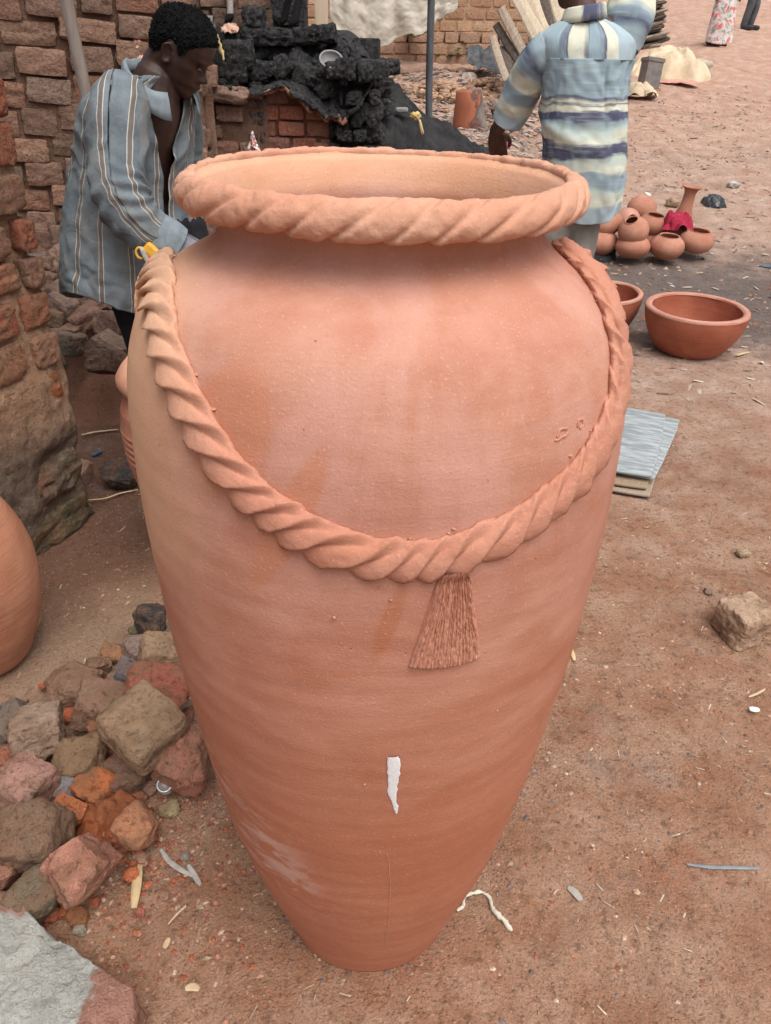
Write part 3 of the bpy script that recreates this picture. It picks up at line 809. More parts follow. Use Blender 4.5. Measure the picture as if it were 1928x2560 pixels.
# ---------------- foreground wall, mud and old bricks
def mat_wallmud():
    t = Mt('wall_mud', .96, .1); pos = t.coord('Position'); Z = t.xyz(pos)[2]
    a = t.noise(pos, 6, 5, .6); b = t.noise(pos, 40, 6, .7); c = t.noise(t.map(pos, (1, 1, 1.6)), 150, 4, .65)
    col = t.mix(t.ss(a, .35, .65), (.31, .185, .115), (.40, .25, .165)); col = t.mix(t.ss(b, .48, .68), col, (.23, .125, .08))
    foot = t.ss(t.math('ADD', Z, t.math('MULTIPLY', a, .22)), .62, .42)
    col = t.mix(foot, col, t.mix(t.ss(b, .4, .65), (.205, .15, .115), (.125, .09, .068)))
    moss = t.ss(t.math('ADD', Z, t.math('MULTIPLY', b, .16)), .22, .08); col = t.mix(t.math('MULTIPLY', moss, .7), col, (.085, .08, .04))
    col = t.mix(t.math('MULTIPLY', t.ss(c, .58, .68), .5), col, (.48, .36, .26))
    n = t.bump(a, .6, .04); n = t.bump(b, 1., .02, n); n = t.bump(c, .9, .005, n)
    return t.out(col, n)
M['wall_mud'] = mat_wallmud()
FA, FD = Vector((-1.08, 2.44, 0)), Vector((-.40, -.917, 0)).normalized()
FW = empty('mud_wall', FA, 'rough foreground wall of red bricks and stones set in straw-brown mud, left edge', 'wall')
fd = -FD                                  # runs away from the camera so that its clockwise normal faces right
o_ = FA + FD * 2.3
V, F = slab_mesh(o_, fd, 2.3, 0, 2.3, .32, .004, (220, 200), .026, 21)
V = np.array(V)
V[:220 * 200, :2] -= np.array([fd.y, -fd.x])[None] * (.020 * sstep(.48, .62, V[:220 * 200, 2] + .05 * vn(V[:220 * 200] * 6, 3)))[:, None]
V[:, :2] += (np.array(fd[:2])[None] * (fbm(V * 5, 31, 3) * .03)[:, None]) * sstep(2.0, 2.3, (V[:, :2] - np.array(o_[:2])) @ np.array(fd[:2]))[:, None]
obj('mortar', mesh('mortar', V, F, M['wall_mud']), FW, loc=-FA)
WB = [crisp(mesh('wall_stone', *rock_vf(200 + k, 14, 14, 4, .92, .055, 2.4), M['rock'])) for k in range(6)]
WS = [mesh('wall_stone', *rock_vf(230 + k, 22, 5, 6, .82, .15, 2.2), M['rock']) for k in range(5)]
def wall_piece(name, s0, s1, z0, z1, col, proud=.012, meshes=WB, rot=0.):
    c = FD * ((s0 + s1) / 2) + Vector((fd.y, -fd.x, 0)) * (proud - .09)
    ob = obj(name, random.choice(meshes), FW, color=col)
    ob.matrix_local = Matrix.Translation((c.x, c.y, (z0 + z1) / 2)) @ basis(fd).to_4x4() @ Matrix.Rotation(rot, 4, 'Y') @ Matrix.Diagonal((abs(s1 - s0) / 2, .09, (z1 - z0) / 2, 1))
# (distance from the wall's end, height) of each brick and stone, read down the wall
rw = random.Random(5)
pieces = []
zc = .60
while zc < 2.2:                           # courses of old bricks
    hc_ = rw.choice([.105, .12, .13]); s_c = rw.choice([-.005, -.1])
    while s_c < 1.3:
        L_ = rw.uniform(.15, .27); jz = rw.uniform(.012, .03)
        if not (rw.random() < .10):
            c_ = rw.choice([(.345, .135, .082), (.31, .14, .09), (.37, .16, .095), (.33, .115, .07), (.27, .145, .105), (.37, .19, .125)])
            a_ = max(s_c, .0)
            if s_c + L_ - a_ > .06: pieces.append(('brick' if rw.random() < .85 else 'stone', a_, s_c + L_ - jz, zc + rw.uniform(-.006, .006), zc + hc_ - jz * .8, c_, rw.uniform(.006, .02), rw.uniform(-.04, .04)))
        s_c += L_
    zc += hc_
pieces += [('brick', .02, .17, .485, .585, (.42, .13, .055), .014, .05), ('brick', .19, .42, .47, .58, (.30, .14, .095), .01, 0), ('brick', .44, .7, .47, .585, (.31, .15, .1), .01, 0),
    ('stone', .01, .30, .30, .48, (.19, .135, .105), .012, .06), ('stone', .31, .62, .24, .46, (.20, .14, .105), .010, 0), ('stone', -.01, .26, .12, .32, (.165, .12, .09), .016, -.08), ('stone', .27, .60, .05, .25, (.15, .11, .08), .014, .05), ('stone', -.02, .34, -.08, .13, (.10, .085, .05), .020, 0), ('stone', .36, .8, -.1, .06, (.11, .09, .06), .018, 0), ('stone', .63, .95, .1, .4, (.17, .125, .095), .014, 0)]
for nm, s0, s1, z0, z1, col, pr, rt in pieces:
    wall_piece(nm, s0, s1, z0, z1, col, pr, WS if (nm == 'stone' and z0 < .4) else WB, rot=rt)

# ---------------- poles
M['pole'] = simple('weathered_pole', (.20, .165, .145), (.29, .245, .22), 30, .6, .35, .003, stretch=(1, 1, .2), kind='Position')
M['steel'] = simple('dark_steel', (.05, .055, .065), (.10, .105, .115), 14, .45, .3, .002, stretch=(1, 1, .4), kind='Position', spec=.5)
def pole(name, a, b, r, m, label):
    a, b = Vector(a), Vector(b)
    n = 24; P = np.array([a.lerp(b, i / (n - 1)) for i in range(n)]); P[:, 0] += np.sin(np.arange(n) * .7) * .0015
    V, F = tube(P - np.array(a), r, 16)
    return tag(obj(name, mesh(name, V, F, m), loc=a), label, 'pole')
pt, pb = at_y(158, -40, 3.95), at_y(226, 290, 4.0)
dirp = (pt - pb).normalized()
pole('metal_pole', pb - dirp * ((pb.z) / dirp.z), pt + dirp * .8, .0275, M['pole'], 'rusty grey pole leaning against the adobe wall beside the man in blue')
pb = at_y(1073, 318, 6.3); pt = at_y(1073, -60, 6.3)
pole('metal_pole', pb - Vector((0, 0, .25)), pt + Vector((0, 0, .9)), .0255, M['steel'], 'upright dark steel pole stuck in the black ash heap')

# ---------------- ash heap by the kiln
gxx = np.linspace(-.5, 1.8, 170); gyy = np.linspace(4.3, 8.2, 130)
X, Y = np.meshgrid(gxx, gyy)
cr = np.interp(X, [-.5, -.1, .05, .3, .55, .8, 1.05, 1.4], [1.30, 1.30, 1.25, 1.06, .96, .84, .70, .4])
ridge_y = 6.15 + .35 * np.maximum(X, 0)
hz = cr - np.abs(Y - ridge_y) ** 1.1 * np.where(Y < ridge_y, .57 + .45 * sstep(.35, .9, ridge_y - Y), .43)
Z = np.maximum(hz, HG(X, Y) - .15) + fbm(np.stack([X * 6, Y * 6, 0 * X], -1), 33, 5, .6) * .03 + np.abs(fbm(np.stack([X * 19, Y * 19, 0 * X], -1), 34, 3)) * .016
Z = np.where(hz < HG(X, Y) - .03, HG(X, Y) - .08, Z)
def mat_ash():
    t = Mt('charcoal_ash', .95, .15); pos = t.coord('Position')
    a = t.noise(pos, 9, 6, .65); b = t.noise(pos, 70, 5, .7); c = t.noise(pos, 240, 3, .6)
    col = t.mix(t.ss(a, .35, .7), (.022, .022, .024), (.048, .046, .046)); col = t.mix(t.ss(b, .58, .76), col, (.11, .105, .10)); col = t.mix(t.math('MULTIPLY', t.ss(c, .66, .74), .5), col, (.22, .21, .2))
    n = t.bump(a, .4, .04); n = t.bump(b, .9, .012, n); n = t.bump(c, .7, .004, n)
    return t.out(col, n)
M['ash'] = mat_ash()
tag(obj('ash_heap', mesh('ash_heap', np.stack([X, Y, Z], -1).reshape(-1, 3), grid_faces(130, 170), M['ash'])), 'sloping heap of black charcoal ash beside the kiln', 'heap', kind='stuff')

# ---------------- house behind
HB = [(.50, .30, .185), (.56, .35, .22), (.46, .27, .165), (.58, .38, .25), (.42, .24, .15)]
hz0 = 1.30; hy = 12.4
HW = empty('brick_house', (.4, hy, hz0), 'tan brick house wall in the background with half-covered opening', 'house')
HL = (-.4, -hy, -hz0)
obj('wall', mesh('wall', *slab_mesh((-2.6, hy), (1, 0), 4.75, 1.2, 4.2, .3, .02, (60, 40), .008, 41), mat_mud('house_mortar', (.40, .25, .155), (.46, .30, .19), (.32, .19, .12))), HW, loc=HL)
def in_open(s, z):                       # the recess
    x = -2.3 - .4 + s + .4
    return -.55 < x < .28 and 1.62 < z < 2.2
lay(HW, (-2.0, 0), (1, 0), 3.75, .28, 2.3, .138, .255, .12, HB, BRF, jit=.5, joint=.016)
lay(HW, (-1.9, -.14), (1, 0), 3.7, .0, .30, .14, .26, .16, [(.40, .25, .175), (.44, .28, .19)], BRF, jit=.5, joint=.014)
obj('plinth', mesh('plinth', *slab_mesh((-2.3, hy - .14), (1, 0), 4.4, 1.1, 1.58, .2, .015, (40, 10), .008, 43), M['mud']), HW, loc=HL)
lay(HW, (-.62, -.075), (1, 0), .75, .32, .95, .085, .10, .1, [(.62, .42, .27), (.56, .36, .22)], BRF, jit=.4, joint=.012)
# red brick pier left of the wooden board
RP_ = empty('brick_pier', (-1.1, 9.3, 1.2), 'narrow strip of bright red brickwork at the top behind the goat', 'pier')
obj('mortar', mesh('mortar', *box_vf((.06, .1, .8), (.14, .1, .9)), M['mud'], False), RP_)
lay(RP_, (-.1, 0), (1, 0), .32, .0, 1.6, .1, .2, .15, [(.48, .16, .09), (.42, .14, .08), (.52, .2, .12)], BRF, jit=.7, joint=.014)

# sheet hung over the opening
def cloth_grid(P00, P10, P01, P11, n=60, m=40, amp=.03, fr=6, seed=0, hem=None):
    P00, P10, P01, P11 = (np.array(p) for p in (P00, P10, P01, P11))
    u = np.linspace(0, 1, n)[None, :, None]; v = np.linspace(0, 1, m)[:, None, None]
    P = (P00 * (1 - u) + P10 * u) * (1 - v) + (P01 * (1 - u) + P11 * u) * v
    return P, u[..., 0] + 0 * v[..., 0], v[..., 0] + 0 * u[..., 0]
M['sheet'] = simple('dirty_white_sheet', (.44, .40, .33), (.54, .50, .43), 5, .8, .2, .01, 14, kind='Position')
u = np.linspace(0, 1, 120)[None]; v = np.linspace(0, 1, 70)[:, None]
hem_px = np.interp(u, [0, .1, .33, .45, .55, .68, .80, .88, 1], [90, 122, 126, 118, 95, 84, 66, 40, 18])
tl, tr = at_y(822, -90, 11.2), at_y(1150, -90, 11.2)
xx = tl.x + (tr.x - tl.x) * u + 0 * v
zb = np.array([at_y(900, p, 11.2).z for p in hem_px[0]])[None] + .03 * vn(np.stack([u * 25, 0 * u, 0 * u], -1), 3)
zz = tl.z + (zb - tl.z) * v
fold = .022 * np.sin(u * 26 + 2.5 * vn(np.stack([u * 5 + 0 * v, v * 2 + 0 * u, 0 * u + 0 * v], -1), 3)) * (.4 + v) + .02 * fbm(np.stack([u * 9 + 0 * v, v * 5 + 0 * u, 0 * u + 0 * v], -1), 6, 4)
yy = 11.2 + fold
V = np.stack([xx, yy, zz], -1).reshape(-1, 3)
so = obj('hanging_sheet', mesh('hanging_sheet', V, grid_faces(70, 120), M['sheet']))
so.modifiers.new('t', 'SOLIDIFY').thickness = .006
tag(so, 'dirty off-white sheet with ragged hem hanging before the brick house', 'sheet')
M['wood'] = simple('grey_wood', (.26, .20, .15), (.40, .32, .25), 8, .85, .5, .006, 30, kind='Object', stretch=(6, 6, .6))
M['wood_pale'] = simple('pale_wood', (.44, .35, .25), (.56, .47, .36), 8, .85, .4, .005, 30, kind='Object', stretch=(6, 6, .6))
M['wood_dark'] = simple('dark_wood', (.055, .045, .04), (.13, .10, .08), 8, .85, .5, .006, 30, kind='Object', stretch=(6, 6, .6))
b0, b1 = at_y(787, 70, 10.4), at_y(822, 62, 10.4)
bo = obj('plank', mesh('plank', *rock_vf(300, 5, 12, 0, 1, .02), M['wood_pale'])); w = b1.x - b0.x
bo.location = ((b0.x + b1.x) / 2, 10.4, b0.z + .75); bo.scale = (w / 2, .02, .85)
tag(bo, 'upright pale board standing beside the hanging sheet', 'plank')

# planks leaning in a bundle
PLK = [((1262, 182), (1232, 90), 20, 'wood', 'short grey board at the lower left of the leaning planks'), ((1276, 184), (1252, 118), 26, 'wood_dark', 'dark short board low at the left foot of the leaning planks'),
       ((1345, 190), (1252, 20), 24, 'wood', 'long curved grey slab leaning outermost on the left of the bundle'), ((1322, 185), (1240, 60), 22, 'wood_dark', 'brown slab half hidden behind the outer grey slab'),
       ((1352, 100), (1270, -60), 34, 'wood_pale', 'broad buff slab in the middle of the leaning planks'), ((1378, 120), (1312, -60), 30, 'wood_pale', 'whitish slab with flaking bark beside the buff slab'),
       ((1390, 110), (1345, -60), 26, 'wood_dark', 'black slab between the pale slabs next to the shoulder'), ((1420, 90), (1375, -60), 34, 'wood_pale', 'cream slab rising just behind the neck of the man in the patterned shirt'), ((1360, 190), (1330, 90), 24, 'wood', 'grey plank end beside the raised sleeve'), ((1300, 180), (1262, 100), 22, 'wood', 'narrow split plank at the front foot of the bundle')]
for i, ((ax, ay), (bx, by), w, m, lab) in enumerate(PLK):
    y0 = 9.6 + .05 * i
    a = at_y(ax, ay, y0); b = at_y(bx, by, y0 + .5)
    a = a - (b - a).normalized() * .12
    n = 16; t = np.linspace(0, 1, n)[:, None]
    P = np.array(a)[None] * (1 - t) + np.array(b)[None] * t
    side = np.cross(np.array(b - a), [0, 1, 0]); side /= np.linalg.norm(side)
    P += side[None] * (np.sin(np.pi * t) * .012)
    hw = w * mpp(a) / 2; N_ = np.array([0, -1, .25])
    prof = np.array([(-1, 0), (-.8, .55), (0, .9), (.8, .55), (1, 0), (.8, -.2), (-.8, -.2)])
    V = (P[:, None] + side[None, None] * prof[None, :, :1] * hw * (1 + .1 * vn(np.stack([t[:, 0] * 4, 0 * t[:, 0] + i, 0 * t[:, 0]], -1), 3))[:, None, None] + N_[None, None] * prof[None, :, 1:] * .028).reshape(-1, 3)
    F = grid_faces(n, 7, True).tolist() + [list(range(7))[::-1], list(range(len(V) - 7, len(V)))]
    po = obj('plank', mesh('plank', V - np.array(a), F, M[m], False), loc=a)
    tag(po, lab, 'plank', 'planks leaning against the house corner')
# ================================================================ THINGS ON THE GROUND
# ---------------- heap of rubble beside the jar: every stone a thing
RED, PINK, ORG, BRN, OLV, GRY, BLU, BLK = (.34, .115, .075), (.40, .21, .16), (.44, .15, .06), (.255, .15, .105), (.345, .23, .145), (.25, .235, .225), (.17, .18, .20), (.045, .042, .044)
STN = [  # px, py, width px, height px, colour, boxy, base height above ground, roll, label
    (376, 1545, 84, 92, BLK, 2.6, .03, .2, 'black slag-like rock with a grey crust, resting against the jar above the rubble'),
    (340, 1574, 36, 32, (.16, .15, .09), 2.4, .0, 0, 'small mossy green stone tucked under the black slag rock'),
    (353, 1618, 84, 74, (.26, .19, .18), 3, .0, .3, 'purplish grey flat rock below the black slag rock'),
    (404, 1637, 112, 104, OLV, 5, .06, .5, 'cracked beige brick leaning on the jar, highest of the rubble'),
    (282, 1630, 64, 38, (.33, .17, .09), 3, .0, .1, 'small orange-brown flat stone at the top edge of the rubble'),
    (245, 1660, 66, 52, (.25, .16, .11), 3, .0, .2, 'half-buried brown stone at the top of the rubble, left of the blue-grey one'),
    (318, 1680, 68, 70, BLU, 4, .02, .6, 'smooth blue-grey stone wedged between red and brown rocks'),
    (190, 1706, 142, 98, BRN, 4, .02, -.1, 'flat brown slab with dark left side, upper left of the rubble'),
    (388, 1730, 172, 118, RED, 3.2, .07, .35, 'large red pebbly conglomerate rock touching the jar'),
    (247, 1762, 118, 130, BRN, 5, .06, .5, 'dull brown brick standing behind the yellow-olive brick'),
    (272, 1815, 112, 120, (.36, .13, .075), 4, .03, .3, 'orange-red brick half under the yellow-olive brick'),
    (360, 1818, 182, 156, OLV, 4.5, .12, .35, 'big yellow-olive brick lying on top of the rubble'),
    (101, 1824, 138, 142, (.33, .235, .175), 3.4, .06, .1, 'large grey-capped beige stone at the left of the rubble'),
    (32, 1802, 100, 92, (.13, .135, .13), 4, .02, -.4, 'dark slate-grey flat stone at the left frame edge'),
    (174, 1786, 52, 48, (.40, .105, .05), 3, .0, .2, 'small orange-red lump between the grey-capped stone and the brown brick'),
    (190, 1838, 66, 62, BRN, 4, .0, 0, 'shaded brown stone low behind the grey-capped stone'),
    (466, 1790, 40, 62, (.33, .12, .09), 3, .0, .3, 'narrow red stone squeezed between rubble and jar'),
    (456, 1890, 138, 166, (.38, .17, .12), 3.4, .05, .3, 'rounded dusty pink-red boulder against the foot of the jar'),
    (193, 1898, 128, 88, (.26, .17, .10), 4.5, .04, -.35, 'tilted brown slab in the middle of the rubble'),
    (18, 1898, 76, 96, RED, 3.6, .03, .2, 'bright red stone cut by the left frame edge'),
    (59, 1962, 132, 136, (.37, .21, .17), 5, .06, .15, 'dusty pink brick at the left edge under the grey-capped stone'),
    (151, 1970, 88, 76, (.21, .205, .21), 3, .03, .3, 'blue-grey speckled stone beside the dusty pink brick'),
    (312, 1926, 136, 90, (.19, .11, .08), 4, .02, -.1, 'dark brown slab between the pink-red boulder and the tilted slab'),
    (236, 1964, 102, 80, ORG, 2.6, .03, .1, 'crumbly orange clod with a pale top'),
    (172, 2028, 88, 92, (.42, .14, .06), 2.6, .03, .4, 'crumbly rust-orange clod next to the dark brown brick'),
    (84, 2092, 168, 172, (.20, .125, .085), 5.5, .05, -.25, 'big dark brown brick with orange side at the left'),
    (269, 2015, 34, 34, (.42, .13, .05), 2.2, .0, 0, 'small round rust-coloured lump'),
    (334, 1992, 62, 46, (.36, .13, .08), 2.6, .0, .4, 'knobbly red-brown clod above the two-toned stone'),
    (342, 2066, 98, 118, (.43, .20, .11), 2.6, .03, .2, 'two-toned beige and orange stone at the right end of the rubble'),
    (376, 1969, 40, 42, (.42, .25, .19), 2.1, .0, 0, 'round pinkish pebble left of the bottle cap'),
    (421, 2020, 54, 36, (.55, .42, .25), 2.3, .0, .1, 'smooth pale yellow pebble'),
    (197, 2176, 152, 196, (.43, .20, .145), 3.2, .05, .2, 'large coarse salmon-pink stone in front of the heap'),
    (88, 2246, 116, 158, (.16, .125, .085), 4, .03, .35, 'dark olive-brown stone beside the cement-topped block'),
    (14, 2172, 60, 118, (.40, .19, .14), 4, .03, 0, 'pinkish red stone at the left frame edge below the big brown brick'),
    (193, 2292, 54, 40, (.42, .15, .06), 2.4, .0, 0, 'soft orange clod under the salmon-pink stone'),
    (160, 2279, 32, 30, (.40, .13, .06), 2.2, .0, 0, 'small orange clod beside the olive-brown stone'),
    (198, 2322, 34, 26, (.62, .52, .38), 2.6, .0, 0, 'cream-coloured chip of stone near the cement block'),
    (336, 2138, 26, 18, (.55, .45, .32), 2.2, .0, 0, 'pale flat pebble near the broken grey splinters'),
    (290, 2040, 40, 34, (.38, .13, .065), 2.3, .0, 0, 'brick-red clod in front of the orange earth'),
    (462, 2140, 22, 20, (.30, .29, .28), 2.6, .0, 0, 'small grey stone right of the broken splinters'),
    (305, 2115, 30, 26, (.40, .14, .07), 2.3, .0, 0, 'little rusty clod touching the two-toned stone'),
]
def stone(px, py, w, h, col, k, dz, roll, label, name='stone', group='stones in the rubble heap by the jar', cat='stone', n=16, mat='rock', yaw=None, ground=None):
    g0 = on_ground(px, py + h * .25)
    s = mpp(g0)
    hz = h * s * .50
    p = at_z(px, py, hz * .62 + dz + g0.z)
    s = mpp(p)
    sd = int(px * 7 + py * 3)
    r = np.random.default_rng(sd)
    me = crisp(mesh(name, *rock_vf(sd, n + 6 if w > 60 else 10, k * 1.7, 12 if k < 4.5 else 6, .66 if k < 4.5 else .82, .075, 2.6), M[mat]), 28)
    o = obj(name, me, color=tuple(min(.7, 1.5 * c_) for c_ in col))
    o.location = (p.x, p.y, p.z - .004)
    o.scale = (w * s / 2 * 1.02, max(w, h) * s / 2 * .95, hz * .82)
    o.rotation_euler = (r.normal() * .10 + .12, roll * .7, r.normal() * .35)
    return tag(o, label, cat, group)
for q in STN: stone(*q)
rs = np.random.default_rng(77); parts = []; cols = []
for k in range(150):                      # crumbs of burnt clay lying between the stones
    px, py = (rs.normal(255, 75), rs.normal(2060, 95)) if k < 95 else (rs.uniform(20, 420), rs.uniform(1680, 2300))
    if px > 440 + (py - 2000) * .35 or px < 0: continue
    b = on_ground(px, py); sz_ = (.006 + .014 * rs.random() ** 2); Vr, Fr = rock_vf(int(k % 14) + 800, 5, 3, 5, .7, .2)
    parts.append((Vr * sz_ * np.array([1, .9, .75]) + np.array([b.x, b.y, sz_ * .4 + .01 * (k % 3)]), Fr)); cols.append(np.tile(np.array([(.46, .15, .07), (.40, .13, .07), (.48, .22, .13), (.34, .12, .08), (.44, .26, .18)][k % 5]) * (.7 + .5 * rs.random()), (len(Vr), 1)))
V, F = joinVF(parts); tag(obj('clay_crumbs', mesh('clay_crumbs', V, F, M['tint'], False, col=np.vstack(cols))), 'orange-red crumbs of broken brick between the stones', 'crumbs', kind='stuff')

# heap of orange earth between the clods
def mound(name, px, py, w, h, hz, mat, n=40, seed=0, rough=.25):
    c = on_ground(px, py); s = mpp(c)
    u = np.linspace(-1, 1, n); X, Y = np.meshgrid(u, u)
    r = np.hypot(X, Y) + .25 * vn(np.stack([X * 2.2, Y * 2.2, 0 * X + seed], -1), seed)
    Z = np.where(r < 1.1, .5 + .5 * np.cos(np.pi * np.clip(r, 0, 1.1)), 0) * hz * 1.1 - .03 * hz - .05 * hz * (r > .95) + fbm(np.stack([X * 6, Y * 6, 0 * X], -1), seed + 2, 4) * hz * rough * (r < 1.05)
    d = ray(px, py); persp = max(.25, math.sin(math.atan2(-d.z, d.y)))
    V = np.stack([X * w * s / 2 + c.x, Y * h * s / 2 / persp + c.y, 0 * X], -1)
    V[..., 2] = H(V[..., 0], V[..., 1]) + Z
    return obj(name, mesh(name, V.reshape(-1, 3) - np.array([c.x, c.y, c.z]), grid_faces(n, n), M[mat]), loc=c)
tag(mound('orange_earth', 250, 2050, 260, 190, .05, 'orange_dirt', 60, 4), 'crumbly orange earth spilled between the stones', 'earth', kind='stuff')

# ---------------- rubble of old bricks at the foot of the kiln wall
AD = (.215, .135, .105)
RB = [(110, 610, 64, 66, (.19, .10, .08), 'dark red broken brick high against the wall, left side of the far heap'), (154, 602, 56, 72, AD, 'tall grey-brown brick against the wall behind the shirt hem'), (160, 648, 50, 62, (.33, .20, .16), 'pale pinkish brick touching the back of the blue shirt'),
      (102, 660, 46, 58, (.17, .125, .12), 'grey brick beside the foreground wall, upper end of the far heap'), (130, 662, 34, 38, (.20, .12, .09), 'small dark brick between the grey and the pinkish ones'), (124, 700, 64, 44, (.26, .165, .125), 'small squat tan brick near the foreground wall'),
      (152, 682, 36, 36, (.18, .10, .08), 'little dark lump above the tan squat brick'), (192, 694, 74, 52, (.28, .17, .13), 'tan brick lying just under the hem of the blue shirt'), (134, 738, 72, 56, (.165, .115, .09), 'dark pitted brick below the tan squat brick'),
      (206, 732, 68, 62, (.225, .14, .11), 'grey-brown half brick in the middle of the far heap'), (238, 704, 46, 52, (.21, .115, .085), 'red-brown brick half behind the trouser leg'), (238, 756, 66, 64, (.27, .165, .13), 'rough-topped brick next to the black trousers'),
      (168, 774, 74, 74, (.21, .145, .12), 'smooth squarish brick sloping down to the left'), (134, 797, 62, 58, (.18, .11, .08), 'chipped brown brick at the lower left of the far heap'), (213, 795, 84, 50, (.24, .13, .10), 'long red-brown brick lying below the rough-topped one'),
      (276, 808, 58, 66, (.16, .095, .075), 'dark brick beside the calf in black trousers'), (102, 768, 36, 48, (.20, .145, .13), 'greyish brick end peeping from behind the foreground wall'), (158, 856, 100, 62, (.14, .11, .088), 'large dark cracked brick in front of the far heap'),
      (134, 894, 46, 68, (.125, .105, .075), 'mossy dark brick sunk in the earth below the cracked one'), (278, 868, 80, 58, (.225, .155, .125), 'flat dusty brick sunk in the earth close to the ridged vase'), (184, 826, 46, 30, (.20, .10, .075), 'small broken brick bit under the long red-brown brick'),
      (265, 905, 70, 60, (.17, .10, .075), 'buried brown clod under the flat dusty brick'), (250, 1060, 8, 8, (.4, .3, .25), None)]
# earth bank under the heap
bx, by = np.meshgrid(np.linspace(-2.0, -.75, 70), np.linspace(2.75, 4.35, 80))
bz = -.05 + .50 * sstep(3.15, 4.2, by) + .10 * sstep(2.85, 3.3, by) * sstep(-.75, -1.0, bx) + fbm(np.stack([bx * 5, by * 5, 0 * bx], -1), 51, 5, .55) * .045
bz *= sstep(-.76, -1.0, bx); bz -= .03
tag(obj('earth_bank', mesh('earth_bank', np.stack([bx, by, bz], -1).reshape(-1, 3), grid_faces(80, 70), M['dirt'])), 'bank of dark red earth under the fallen bricks', 'bank', kind='structure')
for px, py, w, h, col, lab in RB:
    if not lab: continue
    f = np.interp(py, [600, 760, 860, 910], [4.02, 3.62, 3.32, 3.12])
    p = at_y(px, py, f); s = mpp(p); sd = int(px * 5 + py)
    o = obj('adobe_brick', crisp(mesh('adobe_brick', *rock_vf(sd, 12, 12, 6, .82, .08, 2.2), M['brick'])), color=tuple(.64 * c_ for c_ in col))
    r = np.random.default_rng(sd)
    o.location = p; o.scale = (w * s / 2 * 1.05, .085, h * s / 2 * .98); o.rotation_euler = (r.normal() * .15 - .25, r.normal() * .28, r.normal() * .3)
    tag(o, lab, 'brick', 'old bricks fallen at the foot of the kiln wall')

# ---------------- single rocks
stone(300, 1187, 92, 88, BLK, 2.8, .0, .1, 'black sooty rock on the earth left of the jar', group=None, n=18)
stone(207, 1182, 40, 72, (.34, .20, .15), 5, .0, .1, 'upright pinkish brick end at the foot of the foreground wall', group=None)
stone(1868, 1549, 132, 124, (.44, .30, .21), 6, .0, .1, 'rough tan half brick lying alone on the ground at the right', group=None, n=22)
stone(1682, 503, 34, 24, (.36, .25, .17), 3, .0, .1, 'brown clod behind the pots next to the clay neck', group=None)
stone(1834, 461, 26, 18, (.62, .60, .56), 4, .0, .1, 'whitish stone behind the black plastic bag', group=None)
stone(1771, 1477, 24, 17, (.22, .15, .12), 2.4, .0, .1, 'small dark pebble left of the lone half brick', group=None)
stone(1858, 1380, 34, 16, (.5, .36, .24), 3, .0, .1, 'thin tan shard above the lone half brick', group=None)

# ---------------- cement-topped block in the corner
poly = [(-60, 2215), (20, 2225), (67, 2272), (120, 2330), (181, 2385), (252, 2423), (300, 2448), (342, 2474), (336, 2530), (318, 2600), (150, 2640), (-60, 2640)]
top = np.array([at_z(a, b, .10) for a, b in poly])
cen = top.mean(0); ang = 46
ts = np.linspace(0, 1, ang * 3, endpoint=False)
pp = np.vstack([top, top[:1]]); dd = np.r_[0, np.cumsum(np.linalg.norm(np.diff(pp, axis=0), axis=1))]
B = np.stack([np.interp(ts * dd[-1], dd, pp[:, i]) for i in range(3)], 1)
rings = []
for q, zz in [(q_, .104) for q_ in np.linspace(.04, .84, 34)] + [(.88, .103), (.95, .101), (.985, .096), (1.0, .086), (1.005, .06), (1.0, .02), (.99, -.02)]:
    r_ = cen + (B - cen) * q; r_[:, 2] = zz
    rings.append(r_)
V = np.vstack(rings); nrm = (V - cen); nrm[:, 2] = 0; nrm /= np.linalg.norm(nrm, axis=1)[:, None] + 1e-6
V += nrm * (fbm(V * 16, 61, 5, .6) * .010)[:, None]; V[:, 2] += fbm(V * 13, 62, 6, .6) * .009
nb = len(ts); F = grid_faces(len(rings), nb, True)[:, ::-1].tolist() + [list(range(nb))]
def mat_cement():
    t = Mt('cement_block', .93, .15); pos = t.coord('Position')
    a = t.noise(pos, 9, 5, .6); b = t.noise(pos, 45, 6, .7); c = t.noise(pos, 210, 3, .6)
    X, Y = t.xyz(pos)[0], t.xyz(pos)[1]
    cem = t.mix(t.ss(a, .35, .7), (.37, .37, .335), (.51, .505, .46)); cem = t.mix(t.math('MULTIPLY', t.ss(b, .55, .75), .6), cem, (.25, .265, .255))
    br = t.mix(t.ss(b, .4, .7), (.40, .215, .165), (.33, .16, .115))
    e = t.math('ADD', t.math('ADD', X, t.math('MULTIPLY', t.math('SUBTRACT', a, .5), .12)), t.math('MULTIPLY', t.math('SUBTRACT', b, .5), .05))
    m1 = t.ss(e, -.50, -.485); m2 = t.math('MULTIPLY', t.ss(t.math('ADD', e, 0.), -.65, -.665), t.ss(t.math('ADD', Y, t.math('MULTIPLY', a, .1)),   .885, .90))
    col = t.mix(t.math('MAXIMUM', m1, m2), cem, br)
    col = t.mix(t.math('MULTIPLY', t.ss(c, .6, .7), .3), col, (.6, .58, .54))
    n = t.bump(a, .6, .04); n = t.bump(b, 1., .022, n); n = t.bump(c, .7, .004, n)
    return t.out(col, n)
M['cement'] = mat_cement()
c0 = Vector((cen[0], cen[1], 0))
tag(obj('cement_block', mesh('cement_block', V - np.array(c0), F, M['cement']), loc=c0), 'brick block smeared with pale grey-green cement in the near corner', 'block')

